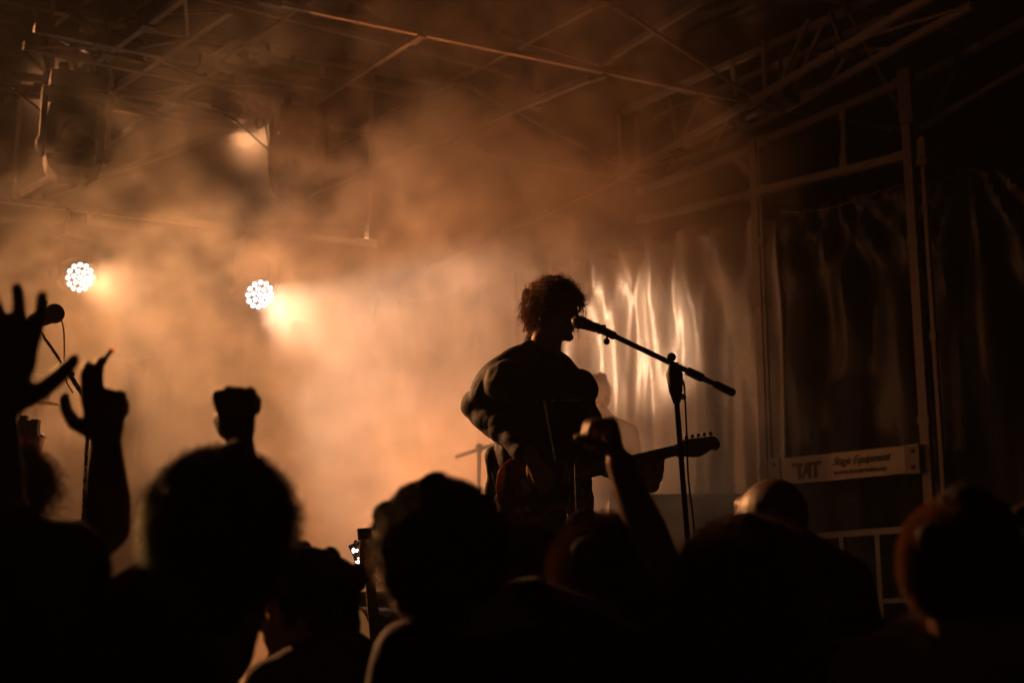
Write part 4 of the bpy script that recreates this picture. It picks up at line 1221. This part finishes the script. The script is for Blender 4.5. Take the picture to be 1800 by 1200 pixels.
microphone(tipm, (bm0-tipm), 'black microphone at the mouth of the singer', .024, .105)
def boom_stand(label, mic_end, far_end, pivot, foot, grip=True, m=None, r1=.0095, group='microphone boom stands', base=True, knobs=True):
    m = m or M_BLACKM
    e = empty('microphone_stand', foot, label, 'microphone stand', group)
    d = (far_end-mic_end).normalized()
    piv = mic_end + d*((pivot-mic_end).dot(d))
    MB().tube([mic_end, piv+d*.06], r1*.62, 10).build('thin_boom', m, e)
    MB().tube([piv-d*.30, piv-d*.05, far_end], r1, 12).build('thick_boom', m, e)
    MB().tube([piv-d*.325, piv-d*.32, piv-d*.27, piv-d*.265], [r1*1.1, r1*1.55, r1*1.55, r1*1.2], 12).build('boom_clutch', m, e)
    MB().tube([piv+d*.055, piv+d*.06, piv+d*.12, piv+d*.125], [r1*1.1, r1*1.6, r1*1.6, r1*1.1], 12).build('boom_clutch', m, e)
    kn = piv-d*.30+Vector((-.004, -.01, -.035)); MB().tube([piv-d*.30, kn], .004, 8).ell(kn, (.012, .012, .012), None, 12, 8).build('knob', m, e)
    kn = piv+Vector((-.01, -.02, .022)); MB().ell(kn, (.016, .016, .016), None, 12, 8).build('knob', m, e)
    if grip: MB().tube([far_end-d*.075, far_end-d*.07, far_end, far_end+d*.006], [r1*1.15, r1*1.5, r1*1.5, r1*1.1], 14).build('grip', M_RUBBER, e)
    # pivot head: two cheeks widening round the boom
    top = piv - Vector((0, 0, .015))
    pole_top = top - (top-foot).normalized()*.12
    MB().tube([top+Vector((0, 0, .02)), top-Vector((0, 0, .02)), pole_top+ (top-pole_top)*.35, pole_top], [.016, .030, .024, .013], 14).build('pivot_head', m, e)
    kn2 = pole_top + (foot-pole_top).normalized()*-.02 + Vector((.022, -.01, 0)); MB().ell(kn2, (.011, .011, .011), None, 12, 8).build('knob', M_CHROME, e)
    up = (pole_top-foot).normalized(); mid = foot + (pole_top-foot)*.55
    MB().tube([pole_top, mid], .0095, 12).build('upper_pole', m, e)
    MB().tube([mid+up*.05, foot], .0135, 12).build('lower_pole', m, e)
    MB().tube([mid+up*.07, mid+up*.06, mid-up*.05, mid-up*.06], [.013, .0185, .0185, .014], 12).build('pole_clutch', M_RUBBER, e)
    if base: MB().lathe([(.001, .022), (.03, .022), (.12, .010), (.125, 0), (.001, 0)], Matrix.Translation((foot.x, foot.y, 1.232)), 28).build('round_base', m, e)
    return e, piv, pole_top
foot = at(1222, 1040, 5.26); foot = Vector((foot.x+.02, foot.y, 1.24))
ms, piv, ptop = boom_stand('tall black boom stand reaching up to the mouth of the singer', bm0, bend, at(1190, 640, 5.22), foot)
MB().tube([bm0+Vector((-.045, 0, .010)), bm0+Vector((.01, 0, -.004))], .018, 12).box(bm0+Vector((.02, 0, -.008)), (.03, .02, .03)).build('clip', M_PLASTIC, ms)
cable('microphone cable running along the boom and down the stand', [tipm+(bm0-tipm)*1.2, at(1075, 590, 5.34), at(1115, 608, 5.29), at(1150, 622, 5.25), at(1182, 643, 5.2), at(1182, 660, 5.2), at(1200, 668, 5.2), at(1204, 700, 5.2), at(1207, 760, 5.21), at(1210, 840, 5.22), at(1220, 930, 5.24), at(1222, 1040, 5.26), at(1226, 1300, 5.3)], .0032, 'microphone cables')

# ------------------------------------------------------------------ tablet on a stand in front of the singer
def tablet():
    tl, tr, br_, bl = at(973, 706, 5.00), at(1042, 706, 5.10), at(1036, 806, 5.05), at(960, 808, 4.95)
    e = empty('tablet', bl, 'black tablet seen from behind on the stand before the singer', 'tablet')
    X = ((tr-tl)+(br_-bl)).normalized(); Z = ((tl-bl)+(tr-br_)).normalized(); Nn = X.cross(Z).normalized(); Z = Nn.cross(X)
    c = (tl+tr+br_+bl)/4; W = (tr-tl).length; H = (tl-bl).length
    R = Matrix((X, Nn, Z)).transposed()
    b = MB().box(c, (W, .009, H), R).build('case', M_RUBBER, e, False); bv = b.modifiers.new('b', 'BEVEL'); bv.width = .004; bv.segments = 2
    MB().box(c - Nn*.006, (W*.92, .002, H*.92), R).build('screen', M_GLASSD, e, False)
    MB().box(c - X*(W/2+.002) , (.0025, .011, H*.98), R).build('edge_trim', M_CHROME, e, False)
    e2 = empty('tablet_stand', Vector((at(1018, 930, 5.0).x, 5.0, 1.24)), 'slim stand carrying the black tablet', 'stand')
    f = Vector((at(1020, 930, 5.0).x, 5.0, 1.24)); tp = at(1011, 795, 4.99)
    MB().tube([tp, at(1015, 905, 5.0)], .0055, 10).build('thin_pole', M_STEEL, e2)
    MB().tube([at(1015, 903, 5.0), f], .0095, 10).build('thick_pole', M_BLACKM, e2)
    MB().box(at(1004, 782, 5.0), (.05, .02, .03), R).box(c - Z*H*.3 + Nn*.009, (W*.6, .012, .03), R).build('cradle', M_RUBBER, e2, False)
    k = at(1001, 905, 4.99); MB().tube([at(1015, 904, 5.0), k], .004, 8).ell(k, (.008, .008, .008), None, 10, 6).build('knob', M_CHROME, e2)
    MB().lathe([(.001, .02), (.02, .02), (.11, .01), (.115, 0), (.001, 0)], Matrix.Translation((f.x, f.y, 1.232)), 24).build('round_base', M_BLACKM, e2)
M_STEEL = mat('brushed steel', (.55, .52, .48), .28, .9, .1, 20, 0)
tablet()
cable('thin cable hanging from the tablet down its stand', [at(996, 812, 4.99), at(999, 830, 4.98), at(1004, 850, 4.98), at(1002, 880, 4.98), at(996, 900, 4.98), at(1001, 904, 4.98)], .0022, 'tablet cable')

# ------------------------------------------------------------------ band gear on the left of the stage
def left_gear():
    # foam covered microphone on a thin pale boom
    c = at(96, 551, 5.7)
    e = empty('microphone', c, 'microphone with a round foam windshield beside the raised open hand', 'microphone')
    MB().ell(c, (.038, .038, .038), None, 20, 12).build('foam_windshield', M_RUBBER, e)
    b = at(60, 565, 5.72); MB().tube([c, (c+b)/2, b, at(35, 590, 5.74)], [.03, .032, .030, .012], 16).build('handle', M_BLACKM, e)
    k = at(77, 531, 5.7); MB().tube([at(80, 545, 5.7), k], .006, 8).ell(k, (.016, .012, .011), None, 12, 8).build('clip_knob', M_PLASTIC, e)
    p0, p1 = at(64, 572, 5.72), at(150, 700, 5.72)
    foot = Vector((at(161, 760, 5.72).x, 5.72, 1.24))
    e2 = empty('microphone_stand', foot, 'pale thin boom stand behind the hand with the cigarette', 'microphone stand', 'microphone boom stands')
    MB().tube([p0, p1], .0062, 10).build('thin_boom', M_STEEL, e2)
    q = at(121, 656, 5.72); d = (p1-p0).normalized()
    MB().tube([q-d*.02, q+d*.015], .0115, 10).ell(q+Vector((.014, -.01, -.004)), (.014, .012, .014), None, 12, 8).tube([q, p1+d*.05], .0095, 10).build('boom_clutch', M_STEEL, e2)
    MB().tube([at(157, 706, 5.72), foot], .0075, 10).build('pole', M_STEEL, e2)
    MB().ell(at(157, 706, 5.72), (.02, .02, .02), None, 12, 8).build('pivot_head', M_BLACKM, e2)
    MB().lathe([(.001, .02), (.03, .02), (.12, .01), (.125, 0), (.001, 0)], Matrix.Translation((foot.x, foot.y, 1.232)), 24).build('round_base', M_BLACKM, e2)
    cable('cable hanging from the foam covered microphone', [at(108, 562, 5.7), at(112, 580, 5.7), at(113, 610, 5.7), at(113, 640, 5.71), at(116, 668, 5.72), at(128, 690, 5.72)], .0030, 'microphone cables')
    # cymbal on its stand
    cc = at(38, 698, 6.7)
    e3 = empty('cymbal', Vector((cc.x, cc.y, 1.24)), 'thin golden cymbal tilted on its stand at the left edge', 'cymbal')
    M = Matrix.Translation(cc) @ Matrix.Rotation(.10, 4, 'Y') @ Matrix.Rotation(.08, 4, 'X')
    MB().lathe([(.001, .024), (.02, .022), (.035, .010), (.10, .0), (.165, -.010), (.165, -.0125), (.10, -.003), (.03, .006), (.001, .018)], M, 48).build('plate', M_BRASS, e3)
    MB().tube([cc+Vector((0, 0, .05)), cc, Vector((cc.x, cc.y, 1.24))], .008, 8).build('stand_pole', M_STEEL, e3)
    for a in (0, 2.1, 4.2): MB().tube([Vector((cc.x, cc.y, 1.65)), Vector((cc.x+.3*math.cos(a), cc.y+.3*math.sin(a), 1.245))], .007, 6).build('leg', M_STEEL, e3)
    # drum with hardware
    dc = at(12, 800, 6.5)
    e4 = empty('tom_drum', dc, 'dark tom drum with black clamp below the cymbal', 'drum')
    M = Matrix.Translation(dc) @ Matrix.Rotation(.25, 4, 'Y')
    MB().lathe([(.13, -.12), (.132, -.11), (.13, .11), (.13, .12)], M, 32).build('shell', M_SUNB, e4)
    MB().lathe([(.001, .122), (.128, .122)], M, 32, cap=False).build('drum_head', M_HEAD, e4)
    for z in (-.115, .118): MB().lathe([(.131, z-.008), (.137, z), (.131, z+.008)], M, 32, cap=False).build('hoop', M_CHROME, e4)
    for i in range(6):
        a = i*PI/3; MB().box(M @ Vector((.14*math.cos(a), .14*math.sin(a), 0)), (.018, .018, .05)).build('lug', M_CHROME, e4, False)
    MB().box(at(50, 748, 6.4), (.085, .05, .04)).box(at(62, 752, 6.4), (.03, .04, .07)).box(at(42, 737, 6.4), (.03, .03, .03)).tube([at(46, 750, 6.4), at(52, 800, 6.4), dc], [.04, .03, .02], 8).build('clamp', M_BLACKM, e4, False)
    # far stand in the smoke
    f = Vector((at(842, 790, 8.3).x, 8.3, 1.24))
    e5 = empty('microphone_stand', f, 'faint microphone stand lost in the smoke left of the singer', 'microphone stand', 'microphone boom stands')
    MB().tube([at(842, 790, 8.3), f], .011, 8).build('pole', M_BLACKM, e5)
    MB().tube([at(800, 803, 8.3), at(872, 780, 8.3)], .011, 8).ell(at(842, 788, 8.3), (.022, .022, .03), None, 10, 8).build('boom', M_BLACKM, e5)
    MB().lathe([(.001, .02), (.03, .02), (.12, .01), (.125, 0), (.001, 0)], Matrix.Translation((f.x, f.y, 1.232)), 24).build('round_base', M_BLACKM, e5)
M_BRASS = mat('cymbal bronze', (.75, .48, .2), .28, .9, .15, 30, 0); M_HEAD = mat('pale drum skin', (.72, .68, .6), .45, 0, .08, 4, 0)
left_gear()
# second guitar on a stand, in front of the glowing dots added as peg glints
g2a = at(680, 1345, 6.05); g2b = at(641, 938, 6.05)
GM2, GL2 = gframe(g2a, g2b, (.25, -1, .1))
guitar(GM2, 'electric_guitar', 'guitar standing behind the crowd, its shiny pegs glinting beside a clip tuner', GL2/.984, 1, M_MAPLE, True)
def stand_rack():
    c = at(684, 1120, 5.75)
    e = empty('drum', Vector((c.x, 6.3, 1.24)), 'drum with a round pale skin seen between two heads', 'drum')
    dc = at(672, 1122, 6.5)
    M = Matrix.Translation(dc) @ Matrix.Rotation(-.9, 4, 'Z') @ Matrix.Rotation(PI/2, 4, 'X')
    MB().lathe([(.125, -.14), (.127, -.13), (.127, .13), (.125, .14)], M, 36).build('shell', M_DARK, e)
    MB().lathe([(.001, .142), (.122, .142)], M, 36, cap=False).build('drum_head', M_HEAD, e)
    MB().lathe([(.126, .13), (.132, .137), (.126, .145)], M, 36, cap=False).build('hoop', M_CHROME, e)
    for s_ in (-1, 1): MB().tube([dc + Vector((s_*.08, 0, -.1)), Vector((dc.x+s_*.16, dc.y+.1, 1.24))], .008, 6).build('leg', M_STEEL, e)
    f = at(684, 1200, 6.0)
    e2 = empty('folded_stand', Vector((f.x, 6.0, 1.24)), 'dark folded stand in front of the pale drum skin', 'stand')
    MB().beam(at(684, 1086, 6.0), at(690, 1170, 6.0), .045, .02, up=Vector((0,1,0))).build('desk', M_BLACKM, e2, False)
    MB().tube([at(671, 1085, 5.98), at(673, 1110, 5.98), at(672, 1160, 5.98), Vector((f.x, 6.0, 1.24))], .007, 8).build('pole', M_BLACKM, e2)
    MB().ell(at(672, 1086, 5.98), (.012, .012, .016), None, 10, 8).tube([at(686, 1086, 5.98), at(693, 1072, 5.98)], .004, 6).build('hinge', M_BLACKM, e2)
stand_rack()
def cabinet(label, x0, x1, ytop, Y, col, d=.5):
    a, b = at(x0, ytop, Y), at(x1, ytop, Y)
    e = empty('flight_case', Vector(((a.x+b.x)/2, Y+d/2, 1.24)), label, 'flight case', 'flight cases on the stage')
    h = a.z-1.235; W = b.x-a.x; c = Vector(((a.x+b.x)/2, Y+d/2, 1.235+h/2))
    MB().box(c, (W, d, h)).build('case_body', col, e, False)
    for z in (1.25, a.z-.012): MB().box((c.x, Y-.004, z), (W+.01, .012, .03)).build('edge_rail', M_ALU, e, False)
    for x in (a.x, b.x): MB().box((x, Y-.006, c.z), (.03, .014, h)).build('edge_rail', M_ALU, e, False)
    MB().box((c.x, Y-.008, c.z+.1), (.16, .012, .09)).build('handle', M_BLACKM, e, False)
M_CASE = mat('grey laminated plywood', (.14, .12, .10), .5, 0, .2, 6, .1)
cabinet('grey flight case behind the second guitar', 560, 770, 1040, 7.0, M_CASE)
cabinet('wide flight case in the smoke behind the guitar neck', 1075, 1300, 869, 8.6, M_CASE)

# ------------------------------------------------------------------ band member lost in the smoke
person('faint musician standing in the smoke behind the shoulder of the singer', (1043, 694), 9.45, (-.75, -.6, 0), .98, 'short', H_BLK, M_SKIN3, M_BLACK, (1072, 808, 9.5), (-.8, -.6, 0),
       group='musicians on the stage', ground=1.70, voxel=.012, hk={'n': 900}, legs=M_BLACK)
o = MB().box((.60, 9.45, 1.467), (1.0, .9, .46)).build('drum_riser', M_DECK, None, False); tag(o, 'low black riser under the faint musician in the smoke', 'riser')

# ------------------------------------------------------------------ crowd
G = 'people in the crowd watching the stage'
# big bushy head, fist raised in front of it
person('tall spectator with bushy hair raising a clenched fist', (392, 948), 2.6, (.18, 1, .12), 1.04, 'bushy', H_BLK, M_SKIN3, M_BLACK, (256, 1292, 2.62), (-.9, .45, 0),
    ({'elbow': at(440, 990, 2.98), 'wrist': at(421, 768, 3.0), 'dir': (-.16, .05, 1), 'palm': (.2, 1, 0), 'side': -1, 'k': 1.0, 'hk': 1.1, 'curls': ((74, 92, 58), (80, 94, 58), (84, 94, 58), (92, 94, 58)), 'spread': 5, 'voxel': 1,
            'thumb': ((.75, .45, .5), (.75, -.1, .75), (.30, -.8, .45)), 'thick': .98, 'sleeve': .0}, None), {'len': .045, 'n': 6500, 'back': -.12}, .19, grow=.012)
person('spectator at the left edge raising a wide open hand', (-190, 902), 2.3, (.2, 1, 0), 1.0, 'short', H_BLK, M_SKIN3, M_BLACK, (-90, 1180, 2.35), (.2, 1, 0),
    ({'elbow': at(-4, 1010, 2.46), 'wrist': at(-6, 725, 2.42), 'dir': (.08, .05, 1), 'palm': (0, -1, .05), 'side': -1, 'k': 1.2, 'hk': 1.12, 'curls': ((6, 10, 8), (14, 24, 18), (16, 26, 20), (18, 30, 20)), 'spread': 5, 'thick': 1.15,
            'thumb': ((.55, 1.05, .0), (.85, .80, .05), (.90, .62, .0)), 'sleeve': .0}, None), {'n': 800})
person('spectator holding up a cigarette between two fingers', (-12, 900), 3.0, (.5, 1, 0), .95, 'curly', H_BRN, M_SKIN3, M_DARK, (-48, 1150, 3.0), (.3, 1, 0),
    ({'elbow': at(190, 928, 2.88), 'wrist': at(186, 770, 2.9), 'dir': (-.10, .0, 1), 'palm': (.0, 1, .0), 'side': -1, 'k': 1.06, 'hk': 1.02, 'curls': ((12, 30, 25), (16, 30, 30), (86, 88, 50), (88, 90, 50)), 'spread': 3,
            'thumb': ((.55, 1.0, .15), (.95, .55, .2), (1.0, .1, .25)), 'thick': 1.1, 'sleeve': .0}, None), {'n': 3500}, .18)
def cigarette():
    a, b = at(171, 650, 2.93), at(197, 614, 2.93)
    e = empty('cigarette', a, 'cigarette with a glowing tip in the raised hand on the left', 'cigarette')
    d = b-a
    MB().tube([a-d*.25, a+d*.12], .0046, 10).build('filter', M_MAPLE, e); MB().tube([a+d*.12, b], .0043, 10).build('paper', M_BROWNC, e)
    MB().tube([b, b+d*.06], .0041, 10).build('ember', M_EMBER, e)
M_EMBER = emit_mat('glowing ember', (1, .12, .03), 1.2)
cigarette()
person('spectator in profile looking left between the two biggest heads', (540, 1068), 3.35, (-1, .12, -.12), .94, 'bushy', H_BLK, M_SKIN, M_DARK, (585, 1330, 3.32), (-.6, .8, 0), (None, None), {'len': .018, 'n': 5000, 'back': -.075}, .19, neck_r=.05, grow=.004)
person('tall spectator with curly hair and pale piping across one shoulder', (768, 992), 2.8, (-.55, .95, -.05), 1.05, 'curly', H_BLK, M_SKIN, M_NAVY, (925, 1312, 2.85), (-.25, 1, 0), (None, None), {'len': .034, 'n': 7000, 'back': -.09, 'cr': .007}, .235, neck_r=.060, grow=.012)
pp = [at(975, 1041, 2.78), at(1015, 1055, 2.78), at(1060, 1073, 2.77), at(1098, 1090, 2.76), at(1126, 1106, 2.75)]
o = MB().tube(pp, .0065, 8).build('jacket_piping', M_PIPE, [x for x in bpy.data.objects if x.name.startswith('person') and 'pale piping' in x.get('label', '')][0])
person('short spectator whose ginger curls glow below the guitar', (905, 1045), 3.4, (.2, 1, 0), .98, 'curly', H_GIN, M_SKIN, M_BLACK, (915, 1260, 3.4), (.2, 1, 0), (None, None), {'len': .045, 'n': 5500, 'back': -.1}, .17, grow=.018)
person('spectator reaching one bent hand up in front of the guitar', (1068, 1032), 3.1, (.3, 1, .0), 1.06, 'short', H_GIN, M_SKIN2, M_BROWNC, (1110, 1290, 3.12), (.0, 1, 0),
    ({'elbow': at(1158, 985, 2.98), 'wrist': at(1088, 812, 3.02), 'dir': (-.22, .0, 1), 'palm': (-1, -.1, -.25), 'side': -1, 'k': 1.0, 'hk': .92, 'thick': 1.1, 'curls': ((88, 62, 40), (84, 66, 44), (80, 70, 46), (78, 72, 48)), 'spread': 3,
            'thumb': ((.35, .6, .7), (.55, .2, .9), (.5, .0, 1)), 'sleeve': .0}, None), {'len': .035, 'n': 6000, 'back': -.08}, .20, grow=.008)
person('spectator with a big loose crown of ginger brown curls right of the raised arm', (1308, 1064), 3.0, (-.25, 1, .0), 1.06, 'curly', H_BRN, M_SKIN2, M_BLACK, (1300, 1330, 3.0), (-.1, 1, 0), (None, None), {'len': .048, 'n': 7000, 'back': -.10, 'cr': .010}, .22, grow=.016)
person('bald spectator half hidden behind the big crown of curls', (1354, 928), 3.8, (-.5, 1, 0), 1.05, 'bald', H_BLK, M_SKIN3, M_BLACK, (1370, 1130, 3.8), (-.3, 1, 0))
person('low spectator with smooth dark hair below the guard rail', (1496, 1142), 3.8, (.1, 1, 0), .95, 'short', H_BLK, M_SKIN2, M_BLACK, (1496, 1345, 3.8), (.1, 1, 0), (None, None), {'len': .02, 'n': 3000}, .18)
person('spectator with short orange rimmed hair and a pale shirt collar', (1694, 1012), 2.55, (.55, 1, 0), .98, 'short', H_GIN, M_SKIN, M_WHITEC, (1716, 1345, 2.6), (.45, 1, 0), (None, None), {'len': .026, 'n': 11000, 'back': -.06}, .20, neck_r=.060, topname='shirt', grow=.006)
person('spectator cut off by the right edge, face turned left', (1858, 1000), 2.9, (-1, .3, 0), 1.0, 'short', H_BLK, M_SKIN, M_BLACK, (1870, 1260, 2.9), (-.6, 1, 0), (None, None), {'n': 2500})
